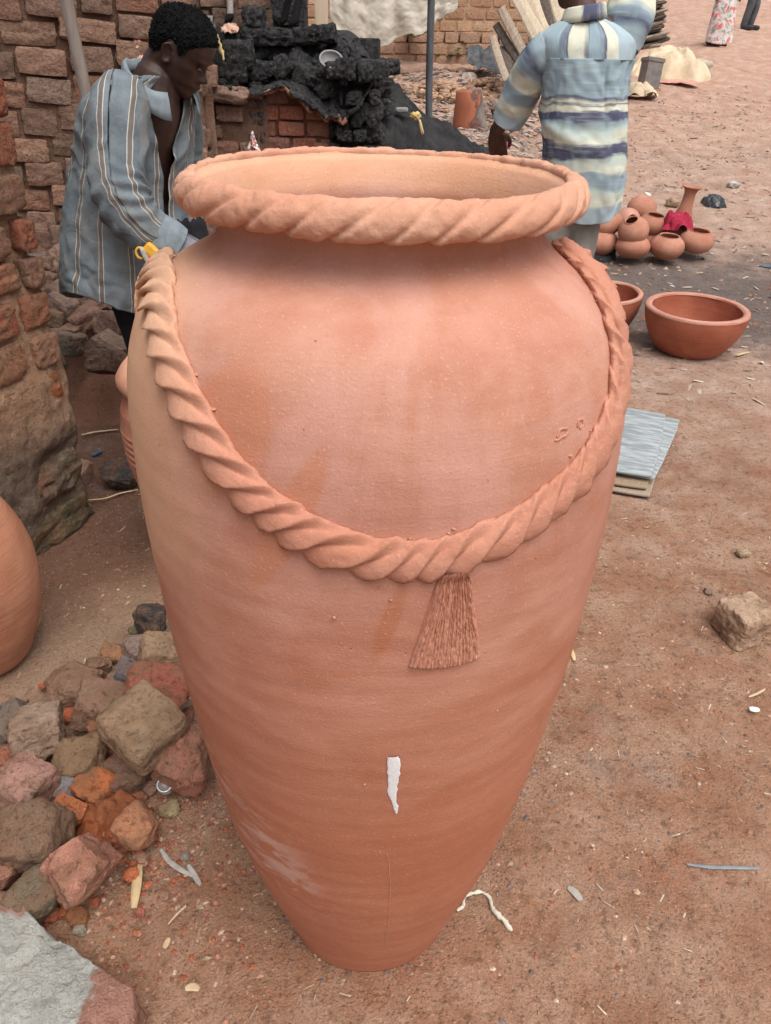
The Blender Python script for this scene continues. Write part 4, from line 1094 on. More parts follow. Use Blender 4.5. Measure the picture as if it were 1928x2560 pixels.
# ---------------- pottery
M['pot'] = mat_terracotta('pot_clay', 'pot')
def mat_pot(name, c1, c2, rough=.8):
    t = Mt(name, rough, .25); ob = t.coord('Object'); pos = t.coord('Position')
    a = t.noise(pos, 6, 5, .6); rings = t.noise(t.map(ob, (1.2, 1.2, 60)), 2, 3, .5); g_ = t.noise(pos, 260, 2, .6)
    col = t.mix(t.ss(a, .32, .7), c1, c2); col = t.mix(t.math('MULTIPLY', t.ss(rings, .5, .65), .35), col, t.mix(1., col, (.7, .66, .64), 'MULTIPLY'))
    col = t.mix(t.math('MULTIPLY', t.ss(g_, .6, .72), .35), col, (.62, .42, .33))
    n = t.bump(rings, .3, .003); n = t.bump(g_, .25, .002, n)
    return t.out(col, n)
M['pot_red'] = mat_pot('yard_pot_clay', (.36, .15, .095), (.46, .225, .155))
M['bowl'] = mat_pot('bowl_clay', (.30, .085, .045), (.37, .12, .07), .6)
M['bowl_rim'] = mat_pot('bowl_rim_clay', (.43, .20, .145), (.50, .27, .205), .7)
M['jar_side'] = mat_pot('side_jar_clay', (.36, .145, .08), (.43, .20, .12))

def bowl(name, c, R_, hgt, br, label, tilt=(0, 0), w=.022):
    e = empty(name, c, label, 'bowl', 'wide clay bowls'); e.rotation_euler = (tilt[0], tilt[1], 0)
    t = np.linspace(0, 1, 26)
    ro = br + (R_ - br) * np.sin(t * np.pi / 2) ** .78; zo = hgt * t ** 1.08
    ri = np.r_[0, (br - .01) * .6, (br - .01) * 1.0, ((br + (R_ - w - br) * np.sin(t[3:] * np.pi / 2) ** .78))]
    zi = np.r_[.02, .02, .024, (hgt * t[3:] ** 1.08)]
    V, F = lathe(np.vstack([np.c_[np.r_[0, br * .96], [0, 0]], np.c_[ro, zo], np.c_[ri, zi][::-1]]), 84, .003, 5)
    obj('body', mesh('body', V, F, M['bowl']), e)
    V, F = lathe(np.array([(R_ + .002, hgt - .012), (R_ + .003, hgt - .004), (R_ - .004, hgt + .004), (R_ - w * .5, hgt + .006), (R_ - w + .003, hgt + .003), (R_ - w - .003, hgt - .006)]), 84, .002, 6)
    obj('rim', mesh('rim', V, F, M['bowl_rim']), e)
    return e
p = on_ground(1738, 893)
bowl('clay_bowl', (p.x, p.y + .14, p.z - .004), .287, .255, .165, 'large wide red clay bowl with a pale flat rim, whole and in full view', (0.03, .012), .034)
p = on_ground(1500, 850)
bowl('clay_bowl', (p.x, p.y + .17, p.z - .004), .262, .25, .15, 'darker clay bowl half hidden by the tall jar, touching the larger bowl', (0.02, -.03), .026)

def globe_pot(px, py, rpx, sq, mouth, label, y, tilt=(0, 0), up=True, mat='pot_red', z=None):
    """squat round pot with a narrow mouth; sq = height/width, mouth = opening radius / body radius"""
    c = at_y(px, py, y); r = rpx * mpp(c)
    a0 = math.asin(min(.98, mouth)); 
    ph = np.linspace(-math.pi / 2 * .93, math.pi / 2 - a0, 40)
    po = np.stack([np.cos(ph), np.sin(ph) * sq], 1)
    po[:, 1] = np.maximum(po[:, 1], -sq * .90)
    lip = np.array([(mouth + .015, po[-1, 1] + .035), (mouth - .03, po[-1, 1] + .03), (mouth - .05, po[-1, 1] - .03)])
    pi_ = po[::-1][2:] * .92; pi_[:, 0] = np.maximum(pi_[:, 0], 0)
    V, F = lathe(np.vstack([[(0, po[0, 1])], po, lip, pi_, [(0, pi_[-1, 1])]]) * r, 56, .002 * r / .13, int(px))
    o = obj('clay_pot', mesh('clay_pot', V, F, M[mat]), loc=c)
    o.rotation_euler = (tilt[0], tilt[1], 0)
    return tag(o, label, 'pot', 'round clay pots piled on the ash')
globe_pot(1496, 604, 47, .72, .45, 'round clay pot on the ground at the left, beneath another pot and beside the trousers', 6.34)
globe_pot(1508, 556, 46, .74, .55, 'round clay pot stacked at the left beside the trousers, mouth tipped to the back', 6.38, (.12, -.18))
globe_pot(1604, 523, 36, .92, .30, 'closed ball-shaped clay pot at the back of the pile, mouth down', 6.95, (math.pi + .2, .1))
globe_pot(1569, 553, 32, .9, .40, 'pale shiny clay pot lying on its side behind the tilted pot', 6.7, (1.2, .5), mat='bowl_rim')  # light reflected off this pot is put into its colour as paler clay
globe_pot(1582, 616, 43, .66, .45, 'squat clay pot at the front of the pile carrying the tilted pot', 6.2)
globe_pot(1584, 577, 38, .88, .42, 'clay pot with its mouth tilted left, on top of the front squat pot', 6.2, (.30, -.42))
globe_pot(1625, 596, 30, .75, .45, 'mostly hidden clay pot under the upper middle pot', 6.55)
globe_pot(1632, 561, 36, .80, .58, 'clay pot with wide dark mouth, upper middle of the pile', 6.55, (.16, .1))
globe_pot(1668, 616, 42, .74, .57, 'wide-mouthed clay pot alone at the front right of the pile', 6.2, (.10, .04))
globe_pot(1741, 601, 43, .72, .62, 'wide-mouthed clay pot at the far right end of the pile, chipped pale lip', 6.33, (.10, .08))
globe_pot(1688, 586, 42, .72, .45, 'clay pot under the crumpled red cloth', 6.55, (.1, .0))
# flared neck
c = on_ground(1705, 556); c.y = 6.5; c = at_y(1704, 552, 6.62)
V, F = lathe(np.array([(.0, -.02), (.085, -.02), (.075, .03), (.052, .10), (.043, .17), (.043, .215), (.055, .245), (.076, .258), (.079, .264), (.07, .264), (.045, .245), (.034, .20), (.034, .05), (0, .04)]), 48, .002, 4)
o = obj('clay_neck', mesh('clay_neck', V, F, M['pot_red']), loc=c); o.rotation_euler = (.05, .10, 0)
tag(o, 'slender clay neck with flared top rising out of the red cloth', 'pot')
# red cloth
def crumple(name, c, size, mat, seed, folds=9, flat=.5, n=60):
    u = np.linspace(-1, 1, n); X, Y = np.meshgrid(u, u)
    r = np.hypot(X, Y) * (1 + .25 * vn(np.stack([X * 2, Y * 2, 0 * X + seed], -1), seed))
    Pn = np.stack([X * 3, Y * 3, 0 * X], -1)
    rid = np.abs(vn(Pn * .8 + .5 * vn(Pn, seed + 3)[..., None], seed + 1)) * .42 + np.abs(vn(Pn * 1.9, seed + 2)) * .12
    Z = np.clip(1 - r ** 2.6, -.05, 1) * (.72 + rid * .8) * flat
    V = np.stack([X * size[0] * (1 - .15 * r), Y * size[1] * (1 - .15 * r), Z * size[2] * 2], -1)
    V[..., :2] += .06 * size[0] * np.stack([vn(Pn * 1.5, seed + 7), vn(Pn * 1.5, seed + 8)], -1)
    keep = (r < 1.04); F = grid_faces(n, n); k = keep.reshape(-1)
    F = F[k[F].all(1)]
    return obj(name, mesh(name, V.reshape(-1, 3), F, M[mat]), loc=c)
M['red_cloth'] = simple('red_cloth', (.26, .012, .035), (.36, .025, .06), 40, .85, .3, .003, 300, kind='Position')
c = at_y(1694, 570, 6.42)
o = crumple('red_cloth', c, (.155, .13, .105), 'red_cloth', 3, flat=.62)
tag(o, 'crumpled crimson cloth draped over a pot at the foot of the clay neck', 'cloth')
M['black_plastic'] = simple('black_plastic', (.018, .02, .024), (.05, .055, .062), 10, .35, .4, .008, 30, .5, kind='Position')
p = on_ground(1782, 515)
o = crumple('plastic_bag', p, (.145, .14, .10), 'black_plastic', 9, flat=.6); o.location.z -= .02
tag(o, 'crumpled black plastic bag on the bare ground behind the pots', 'bag')

# round jar cut by the left edge
e = empty('round_jar', (-1.135, 1.66, 0), 'round-bellied brown clay jar cut off by the left edge of the frame', 'jar')
prof = resample2(np.array([(.0, 0), (.10, 0), (.115, .01), (.15, .07), (.182, .16), (.197, .26), (.193, .35), (.17, .44), (.135, .505), (.105, .535), (.088, .55), (.085, .575), (.09, .60), (.105, .615), (.098, .618), (.078, .60), (.074, .56), (.1, .52)]), 90)
V, F = lathe(prof, 110, .003, 7)
obj('body', mesh('body', V, F, M['jar_side']), e)
V, F = lathe(np.array([(.112, .524), (.118, .527), (.117, .534), (.108, .537)]), 90); obj('neck_ring', mesh('neck_ring', V, F, M['jar_side']), e)

# ridged vase behind
e = empty('ridged_vase', (-.618, 2.2, 0), 'pinkish clay vase with fine ridges and a rolled lip, mostly hidden behind the tall jar', 'vase')
z = np.linspace(0, .62, 150); r = np.interp(z, [0, .1, .25, .4, .5, .56, .6, .62], [.10, .13, .168, .197, .203, .196, .18, .168])
r += np.where((z > .14) & (z < .5), .0028 * np.sin(z * 2 * np.pi / .0235), 0)
V, F = lathe(np.vstack([[(0, 0)], np.c_[r, z]]), 100, .002, 3); obj('body', mesh('body', V, F, M['pot_red']), e)
V, F = lathe(np.array([(.166, .612), (.184, .625), (.193, .645), (.191, .666), (.177, .688), (.15, .715), (.13, .712), (.125, .69), (.13, .6)]), 100, .002, 4); obj('lip', mesh('lip', V, F, M['rim']), e)

# ---------------- boards on the ground
M['paint_board'] = simple('grey_painted_board', (.19, .21, .22), (.40, .43, .44), 1.3, .7, .3, .003, 30, kind='Object', stretch=(13, 1.6, 1))
M['ply'] = simple('ply_edge', (.36, .26, .17), (.20, .15, .11), 30, .85, .4, .004, 90, kind='Object', stretch=(1, 1, 12))
TR, BR_, = at_z(1669, 1033, .075), at_z(1634, 1193, .075)
bd = (TR - BR_); blen = bd.length; bd.normalize(); ang = math.atan2(bd.y, bd.x)
def board(z, dx, dy, rot, L, W, mat, label, th=.014):
    V, F = box_vf((0, 0, 0), (1, 1, 1))
    o = obj('board', None); me = mesh('board', *rock_vf(400 + int(z * 1000), 6, 24, 0, 1, .006), [M[mat]])
    o.data = me; o.scale = (L / 2, W / 2, th / 2)
    ctr = (TR + BR_) / 2 + Vector((-math.sin(ang), math.cos(ang), 0)) * (W / 2)
    o.location = (ctr.x + dx, ctr.y + dy, z); o.rotation_euler = (0, 0, ang + rot)
    return tag(o, label, 'board', 'boards stacked on the ground behind the jar')
def obj(name, me, parent=None, loc=(0, 0, 0), rot=(0, 0, 0), scale=(1, 1, 1), color=None):
    o = bpy.data.objects.new(name, me)
    o.location = loc; o.rotation_euler = rot; o.scale = scale
    if color is not None: o.color = (*color, 1)
    return link(o, parent)
z0 = float(H(0, 3))
def board(z, dx, dy, rot, L, W, mat, label, th=.014):
    me = mesh('board', *rock_vf(400 + int(z * 1000), 6, 24, 0, 1, .006), M[mat])
    ctr = (TR + BR_) / 2 + Vector((-math.sin(ang), math.cos(ang), 0)) * (W / 2)
    o = obj('board', me, loc=(ctr.x + dx, ctr.y + dy, z), rot=(0, 0, ang + rot), scale=(L / 2, W / 2, th / 2))
    return tag(o, label, 'board', 'boards stacked on the ground behind the jar')
board(.068, 0, 0, 0, blen, .42, 'paint_board', 'topmost board of the stack, streaky grey-white paint')
board(.052, .045, .01, -.085, blen * .98, .42, 'paint_board', 'second board from the top, its corner turned out to the right')
board(.034, -.03, -.035, .02, blen, .42, 'ply', 'third board from the top with dark splintered edge', .015)
board(.014, -.015, -.06, .0, blen, .42, 'wood', 'lowest board of the stack lying on the earth', .016)

# ---------------- small litter, each its own thing
M['string'] = simple('white_string', (.66, .62, .52), (.50, .46, .38), 120, .8, .6, .003, 200, kind='Position')
pts = [(1146, 2274), (1158, 2266), (1160, 2248), (1176, 2236), (1206, 2229), (1222, 2240), (1228, 2258), (1234, 2276), (1250, 2294), (1264, 2305), (1272, 2316), (1278, 2322)]
P = np.array([at_z(a, b, .007) for a, b in pts]); Q, s, w = resample(P, 70, [.006, .006, .0045, .005, .006, .006, .005, .0058, .0085, .007, .0085, .006])
Q[:, 2] += .003 * np.sin(s * 60)
V, F = tube(Q - Q[0], w * .62, 10); V += (fbm((V + Q[0]) * 220, 3, 3) * .0012)[:, None]
tag(obj('white_string', mesh('white_string', V, F, M['string']), loc=Q[0]), 'limp dirty white cord trailing out from under the jar', 'string')
def ribbon(name, pts, w, mat, label, cat, z=.003, th=.0016, curl=0.):
    P = np.array([on_ground(a, b) for a, b in pts]); P[:, 2] += z
    Q, s = resample(P, 14)
    T, N_, B_ = frames(Q); side = np.cross(T, [0, 0, 1.]); side /= np.linalg.norm(side, axis=1)[:, None]
    ww = (w / 2 * np.sin(np.pi * np.linspace(.12, .9, 14)) ** .5)[:, None]
    up = np.array([0, 0, th]) + 0 * side
    Q = Q + np.array([0, 0, 1.]) * (curl * np.sin(np.linspace(0, np.pi, 14)))[:, None]
    ring = np.stack([Q - side * ww, Q - side * ww * .5 + up, Q + side * ww * .5 + up, Q + side * ww, Q + side * ww * .5, Q - side * ww * .5], 1)
    F = grid_faces(14, 6, True).tolist() + [[5, 4, 3, 2, 1, 0], [78, 79, 80, 81, 82, 83]]
    o = obj(name, mesh(name, ring.reshape(-1, 3) - Q[0], F, M[mat], False), loc=Q[0])
    return tag(o, label, cat)
M['leaf_dry'] = simple('dry_leaf', (.60, .46, .26), (.50, .36, .20), 40, .8, .4, .002, 150, kind='Position')
M['splinter'] = simple('grey_splinter', (.30, .28, .25), (.42, .39, .35), 60, .85, .5, .002, 150, kind='Position')
M['straw'] = simple('straw', (.46, .33, .20), (.56, .43, .28), 60, .85, .3, .002, 150, kind='Position')
M['blue_plastic'] = simple('blue_plastic', (.045, .10, .16), (.06, .13, .20), 30, .5, .2, .001, 90, .4, kind='Position')
M['slate'] = simple('blue_grey_strip', (.17, .19, .21), (.24, .26, .275), 30, .6, .2, .002, 90, .3, kind='Position')
M['white_bit'] = simple('white_scrap', (.70, .69, .66), (.58, .57, .54), 60, .7, .3, .002, 150, kind='Position')
ribbon('dry_leaf', [(350, 2168), (347, 2200), (343, 2232), (337, 2280)], .020, 'leaf_dry', 'pointed pale yellow dry leaf lying in front of the rubble', 'leaf', .008, .003, .006)
ribbon('wood_splinter', [(404, 2130), (425, 2158), (452, 2180), (484, 2198)], .012, 'splinter', 'longer of two grey wood splinters near the jar, pointing right', 'splinter', .006)
ribbon('wood_splinter', [(472, 2168), (484, 2190), (494, 2206), (503, 2220)], .012, 'splinter', 'shorter grey wood splinter touching the tip of the longer one', 'splinter', .007)
ribbon('twig', [(466, 2268), (445, 2290), (422, 2318)], .005, 'straw', 'thin brown twig on the ground left of the foot of the jar', 'twig', .004)
ribbon('wood_chip', [(424, 2350), (419, 2362), (412, 2376)], .012, 'straw', 'small flat wood chip below the thin twig', 'chip', .004)
ribbon('wood_chip', [(464, 2476), (480, 2474), (500, 2476)], .015, 'straw', 'pale stubby wood chip at the bottom, right of the cement block', 'chip', .004)
ribbon('plastic_strip', [(1716, 2166), (1770, 2170), (1840, 2173), (1895, 2176)], .009, 'slate', 'long blue-grey plastic strip on the ground at lower right', 'strip', .003)
ribbon('dry_leaf', [(1420, 2222), (1435, 2236), (1453, 2256)], .016, 'splinter', 'small pointed grey-brown leaf right of the white cord', 'leaf', .005)
ribbon('dry_leaf', [(1427, 1626), (1431, 1640), (1436, 1656)], .012, 'leaf_dry', 'slim cream leaf at the right edge of the jar', 'leaf', .006)
ribbon('wood_chip', [(1840, 892), (1858, 887), (1872, 884)], .022, 'leaf_dry', 'pale wood chip right of the large bowl', 'chip', .006)
ribbon('paper_scrap', [(1664, 718), (1675, 717), (1686, 720)], .024, 'white_bit', 'white paper scrap on the dark ground above the large bowl', 'scrap', .006)
ribbon('paper_scrap', [(1872, 1776), (1884, 1780), (1896, 1778)], .020, 'white_bit', 'small white paper scrap on the brown ground at the right edge', 'scrap', .006)
ribbon('plastic_sheet', [(1896, 666), (1920, 670), (1945, 668)], .06, 'blue_plastic', 'light blue plastic scrap at the right frame edge beside the ash ground', 'scrap', .008)
M['blue_plastic_light'] = M['blue_plastic']
ribbon('straw_stalk', [(1870, 1748), (1890, 1738), (1912, 1726)], .008, 'straw', 'pale straw stalk near the right edge above the paper scrap', 'straw', .004)
ribbon('dry_stalk', [(205, 1093), (235, 1087), (265, 1083), (296, 1081)], .014, 'straw', 'split bamboo stalk pointing at the ridged vase', 'stalk', .01)
ribbon('dry_stalk', [(222, 1255), (262, 1252), (300, 1240), (345, 1228)], .008, 'straw', 'thin bent stalk below the black rock', 'stalk', .006)
ribbon('red_scrap', [(1258, 366), (1266, 372), (1272, 376)], .07, 'red_cloth', 'small red plastic scrap under the hanging hand', 'scrap', .03)
ribbon('green_scrap', [(1614, 487), (1619, 491), (1624, 496)], .04, 'white_bit', 'pale scrap of plastic on the ash behind the pots', 'scrap', .02)
# blue tube
a, b = on_ground(236, 1142), on_ground(253, 1134); a.z += .008; b.z += .008
V, F = tube([np.array(a) - np.array(a), np.array((a + b) / 2) - np.array(a), np.array(b) - np.array(a)], .0085, 14)
tag(obj('plastic_tube', mesh('plastic_tube', V, F, M['blue_plastic']), loc=a), 'short blue plastic tube lying near the ridged vase', 'tube')
# bottle cap
M['tin'] = simple('tin_silver', (.62, .63, .63), (.48, .49, .5), 60, .35, .2, .001, 90, .6, kind='Position'); M['tin'].node_tree.nodes['Principled BSDF'].inputs['Metallic'].default_value = .5
p = at_z(413, 1964, .05)
e = empty('bottle_cap', p, 'silver ridged bottle cap standing between the pink pebble and the pink-red boulder', 'cap')
a_ = np.linspace(0, 2 * np.pi, 96, endpoint=False); rr = .0165 * (1 + .03 * np.cos(a_ * 24))
V = np.vstack([np.stack([rr * f * np.cos(a_), rr * f * np.sin(a_), 0 * a_ + z], -1) for f, z in ((.93, .011), (1.0, .009), (1.0, -.011), (1.06, -.012), (1.06, -.014))])
obj('cap', mesh('cap', V, grid_faces(5, 96, True).tolist() + [list(range(96))], M['tin']), e)
V, F = lathe(np.array([(.0150, .0112), (.0172, .0114), (.0176, .0135), (.0150, .0140), (.014, .0118)]), 60); obj('cap_ring', mesh('cap_ring', V, F, M['tin']), e)
e.rotation_euler = (.5, .12, 0)

# grey broken bowl on the kiln shoulder
M['grey_clay'] = simple('grey_fired_clay', (.20, .20, .205), (.26, .255, .25), 14, .8, .3, .004, 60, kind='Position')
p = at_y(828, 146, 5.4); t = np.linspace(.05, np.pi / 2, 16)
V, F = lathe(np.vstack([np.c_[np.sin(t) * .07, -np.cos(t) * .055], np.c_[np.sin(t) * .060, -np.cos(t) * .045][::-1]]), 40, .004, 9)
o = obj('broken_bowl', mesh('broken_bowl', V, F, M['grey_clay']), loc=p - Vector((0, .03, 0))); o.rotation_euler = (.75, .15, 0)
tag(o, 'small grey broken bowl tipped on the black shoulder of the kiln', 'bowl')

# burnt pot upside down, tin, sack, tarpaulin
def mat_burnt():
    t = Mt('fire_marked_clay', .85, .2); pos = t.coord('Position'); X = t.xyz(t.coord('Object'))[0]
    a = t.noise(pos, 7, 5, .6)
    f = t.math('ADD', t.math('ADD', .30, t.math('MULTIPLY', X, 3.5)), t.math('MULTIPLY', t.math('SUBTRACT', a, .5), 1.6))
    col = t.ramp(f, [(0., (.30, .105, .06)), (.2, (.36, .13, .07)), (.34, (.10, .06, .05)), (.5, (.17, .14, .13)), (.9, (.25, .21, .19))])
    return t.out(col, t.bump(t.noise(pos, 60, 4, .6), .3, .006))
M['burnt'] = mat_burnt()
c = at_y(1174, 330, 8.05); c.z -= .02
V, F = lathe(np.array([(0, .37), (.115, .37), (.125, .36), (.135, .25), (.150, .1), (.163, .0), (.15, .0)]), 56, .005, 3)
o = obj('burnt_pot', mesh('burnt_pot', V, F, M['burnt']), loc=c); o.rotation_euler = (.0, -.08, .3)
tag(o, 'upturned bucket-shaped clay pot, half red half scorched black, behind the pole', 'pot')
M['tin_dark'] = simple('old_tin', (.13, .115, .11), (.20, .18, .17), 12, .6, .3, .003, 60, .4, kind='Position')
c = on_ground(1618, 222)
e = empty('tin_can', c, 'dull grey square tin standing tilted before the cream tarpaulin', 'tin'); e.rotation_euler = (-.1, .12, .25)
s = mpp(c)
V, F = box_vf((0, 0, 29 * s), (21 * s, 17 * s, 31 * s)); obj('body', mesh('body', V, F, M['tin_dark'], False), e)
V, F = box_vf((0, 0, 62 * s), (23 * s, 19 * s, 4 * s)); obj('top_rim', mesh('top_rim', V, F, M['tin_dark'], False), e)
M['tarp'] = simple('cream_tarpaulin', (.53, .42, .28), (.66, .55, .40), 3.5, .75, .5, .02, 16, kind='Position')
c = on_ground(1682, 196); s = mpp(c)
o = crumple('tarpaulin', c, (112 * s, .55, 46 * s), 'tarp', 21, flat=.95, n=90); o.location.z -= .06; o.location.y += .35
tag(o, 'cream tarpaulin heaped over something beyond the tin', 'tarpaulin')
c = on_ground(1700, 178); s = mpp(c)
for dx, w_, lab in ((-30, 36, 'dirty white bundle in front of the cream tarpaulin, left of two'), (22, 44, 'grey-brown stuffed sack in front of the cream tarpaulin, right of two')):
    V, F = rock_vf(31 + dx, 14, 2.4, 3, .85, .1)
    o = obj('sack', mesh('sack', V, F, simple('sack_cloth', (.36, .30, .24), (.5, .44, .36), 8, .9, .5, .02, 30, kind='Position')), loc=c + Vector((dx * s, -.25, .08)), scale=(w_ * s, .16, 15 * s)); o.rotation_euler = (0, -.1 + dx * .004, 0)
    tag(o, lab, 'sack')
c = on_ground(1590, 240); s = mpp(c)
o = crumple('sack_cloth', c, (62 * s, .40, 20 * s), 'tarp', 27, flat=.8, n=60)
tag(o, 'crumpled buff sacking on the ground just right of the patterned shirt', 'cloth')
M['pink_cloth'] = simple('pink_cloth', (.50, .22, .18), (.58, .30, .24), 12, .85, .3, .01, 40, kind='Position')
c = on_ground(1690, 206); o = crumple('pink_cloth', c, (.42, .3, .05), 'pink_cloth', 33, flat=.5, n=40); o.location.y -= .15
tag(o, 'flat pinkish cloth peeping from under the tarpaulin', 'cloth')
# stacked dark timber behind
for k in range(14):
    px, py = 1612 + (k % 2) * 6 - k * .9 + random.uniform(-5, 5), 118 - k * 9.2
    c = at_y(px, py, 12.6)
    me = mesh('timber_slab', *rock_vf(500 + k, 6, 8, 2, .9, .06), M['wood_dark'] if k % 3 else M['wood'])
    o = obj('timber_slab', me, loc=c, rot=(0, -.22 + random.uniform(-.08, .08), random.uniform(-.2, .2)), scale=(.26 + random.uniform(-.04, .05), .3, .028))
    tag(o, 'weathered dark slab in the timber stack behind the raised sleeve', 'slab', 'timber slabs stacked behind the man in the patterned shirt')
# black plastic sheet at the house corner, weeds
u = np.linspace(0, 1, 40)[None]; v = np.linspace(0, 1, 24)[:, None]
q = [np.array(at_y(a, b, y)) for a, b, y in ((1165, 122, 11.9), (1262, 118, 11.7), (1170, 158, 11.0), (1255, 182, 10.6))]
V = (q[0] * (1 - u[..., None]) + q[1] * u[..., None]) * (1 - v[..., None]) + (q[2] * (1 - u[..., None]) + q[3] * u[..., None]) * v[..., None]
V[..., 2] += .05 * fbm(np.stack([u * 6 + 0 * v, v * 5 + 0 * u, 0 * u + 0 * v], -1), 5, 3); V[..., 1] -= .05 * fbm(np.stack([u * 8 + 0 * v, v * 3 + 0 * u, 0 * u + 0 * v], -1), 8, 3)
M['tar_sheet'] = simple('tar_sheet', (.055, .06, .068), (.10, .105, .115), 6, .6, .4, .015, 25, kind='Position')
o = obj('plastic_sheet', mesh('plastic_sheet', V.reshape(-1, 3), grid_faces(24, 40), M['tar_sheet'])); o.modifiers.new('t', 'SOLIDIFY').thickness = .004
tag(o, 'dark grey plastic sheet draped along the foot of the house wall', 'sheet')
def mat_leaf():
    t = Mt('weed_leaf', .7, .3); col = t.mix(t.rnd(), (.045, .12, .03), (.09, .18, .05)); return t.out(t.mix(.5, col, t.attr('tint')))
M['weed'] = mat_leaf()
def weed(px, py, w, h, n, label, y=None, seed=0):
    c = on_ground(px, py) if y is None else at_y(px, py, y); s = mpp(c); r = np.random.default_rng(seed)
    Vs, Fs, cols = [], [], []
    for k in range(n):
        b = np.array([r.normal() * w * s * .22, r.normal() * .12, 0]); L = .05 + r.random() * .06; hh = abs(r.normal()) * h * s * .45 + .02
        a = r.random() * 6.28; d = np.array([math.cos(a), math.sin(a), .35]); sd = np.array([-math.sin(a), math.cos(a), 0]) * L * .33; p0 = b + [0, 0, hh]
        i = len(Vs); Vs += [p0, p0 + d * L * .5 + sd, p0 + d * L * np.array([1, 1, .2]), p0 + d * L * .5 - sd]
        Fs.append([i, i + 1, i + 2, i + 3]); q_ = r.random(); cols += [(.05 + .08 * q_, .15 + .12 * q_, .03 + .03 * q_)] * 4
    e = empty('weed_plant', c, label, 'plant')
    obj('leaves', mesh('leaves', Vs, Fs, M['weed'], False, col=cols), e)['kind'] = 'stuff'
    st = []
    for k in range(6):
        a = r.random() * 6.28; tip = np.array([math.cos(a) * w * s * .25, math.sin(a) * .1, h * s * .5]); st.append(tube(np.array([np.zeros(3), tip * .5 + [0, 0, .01], tip]), .003, 5))
    obj('stems', mesh('stems', *joinVF(st), M['weed'], col=np.tile((.10, .2, .05), (sum(len(a) for a, b in st), 1))), e)['kind'] = 'stuff'
weed(1160, 150, 120, 34, 170, 'low green weed spreading on the ground by the dark plastic sheet', seed=1)
weed(1035, 96, 66, 22, 90, 'tuft of green weed growing on the ledge of the house wall', 12.1, 2)
weed(1212, 172, 34, 14, 30, 'small weed by the foot of the leaning planks', seed=3)

# litter lying on the kiln ledge
M['packet'] = simple('crushed_packet', (.62, .46, .36), (.36, .12, .08), 22, .5, .5, .006, 60, .4, kind='Position')
M['husk'] = simple('yellow_husk', (.55, .38, .12), (.62, .50, .28), 25, .8, .4, .004, 80, kind='Position')
for px, py, w, h, y, m, sd, lab in ((365, 82, 46, 36, 4.5, 'packet', 41, 'crushed red and cream packets on the brick ledge behind his head'), (388, 66, 20, 34, 4.6, 'husk', 42, 'orange-yellow husk standing on the ledge against the hair'), (345, 96, 40, 16, 4.45, 'packet', 45, 'torn brown wrapper at the left end of the ledge litter'),
                                ((572, 64, 58, 15, 5.55, 'packet', 43, 'shiny pinkish wrapper on the kiln top in front of the goat')), ((352, 142, 26, 16, 4.42, 'packet', 44, 'pale crumpled scrap under the ledge near his collar'))):
    c = at_y(px, py, y); s = mpp(c); o = crumple('litter', c - Vector((0, 0, h * s * .5)), (w * s / 2, .06, h * s * .6), m, sd, flat=.7, n=30)
    o.rotation_euler = (.5, 0, 0); tag(o, lab, 'litter')
pts = [at_y(a, b, 5.28) for a, b in ((533, 72), (541, 90), (549, 108), (553, 126), (560, 146))]
Q, s = resample(np.array(pts), 20); V, F = tube(Q - Q[0], .008 + .006 * np.sin(np.linspace(0, 6, 20)) ** 2, 8); V += (fbm(V * 60, 3, 3) * .006)[:, None]
tag(obj('yellow_husk', mesh('yellow_husk', V, F, M['husk']), loc=Q[0]), 'strip of yellow husk hanging down the black slope in front of the forehead', 'husk')
c = at_y(518, 57, 5.3); V, F = tube(np.array([(-.08, 0, 0), (0, 0, 0), (.04, 0, 0)]), .036, 20, False)
tag(obj('dark_pipe', mesh('dark_pipe', V, F, M['tin_dark']), loc=c), 'end of a dark pipe on the kiln top just above the forehead', 'pipe')
# printed scrap standing before the arch
c = at_y(634, 365, 4.9); s = mpp(c)
V = np.array([(-20 * s, 0, -12 * s), (20 * s, 0, -14 * s), (9 * s, .01, 5 * s), (1 * s, .0, 34 * s), (-4 * s, .0, 33 * s), (-10 * s, .01, 8 * s), (-2 * s, -.02, 0)]); 
def mat_packet():
    t = Mt('printed_foil', .5, .4); ob = t.coord('Position'); n = t.noise(ob, 30, 3, .6)
    return t.out(t.ramp(n, [(.0, (.75, .72, .68)), (.46, (.70, .66, .62)), (.5, (.42, .09, .06)), (.58, (.16, .16, .2)), (.64, (.72, .7, .68))]))
M['foil'] = mat_packet()
o = obj('torn_packet', mesh('torn_packet', V, [[0, 6, 5], [0, 1, 6], [1, 2, 6], [2, 3, 6], [3, 4, 6], [4, 5, 6]], M['foil'], False), loc=c); o.modifiers.new('t', 'SOLIDIFY').thickness = .003
tag(o, 'torn white and red packet standing in front of the kiln arch', 'packet')
# husk on the ash heap
c = at_y(1038, 290, 5.75); V, F = rock_vf(71, 10, 2.2, 2, .9, .35, 4); tag(obj('corn_husk', mesh('corn_husk', V, F, M['husk']), loc=c, scale=(.045, .04, .03)), 'frayed yellow husk lying on the ash heap left of the steel pole', 'husk')
c = at_y(1053, 318, 5.7); V, F = rock_vf(72, 8, 3, 2, .9, .2, 2); tag(obj('husk_strip', mesh('husk_strip', V, F, M['leaf_dry']), loc=c, scale=(.012, .02, .05), rot=(0, -.3, 0)), 'pale strip of husk hanging below the frayed husk on the ash', 'husk')
c = at_y(1005, 275, 5.9); V, F = rock_vf(73, 8, 4, 2, .9, .1, 2); tag(obj('grey_shard', mesh('grey_shard', V, F, M['grey_clay']), loc=c, scale=(.045, .03, .018)), 'flat grey shard on the top of the ash heap', 'shard')

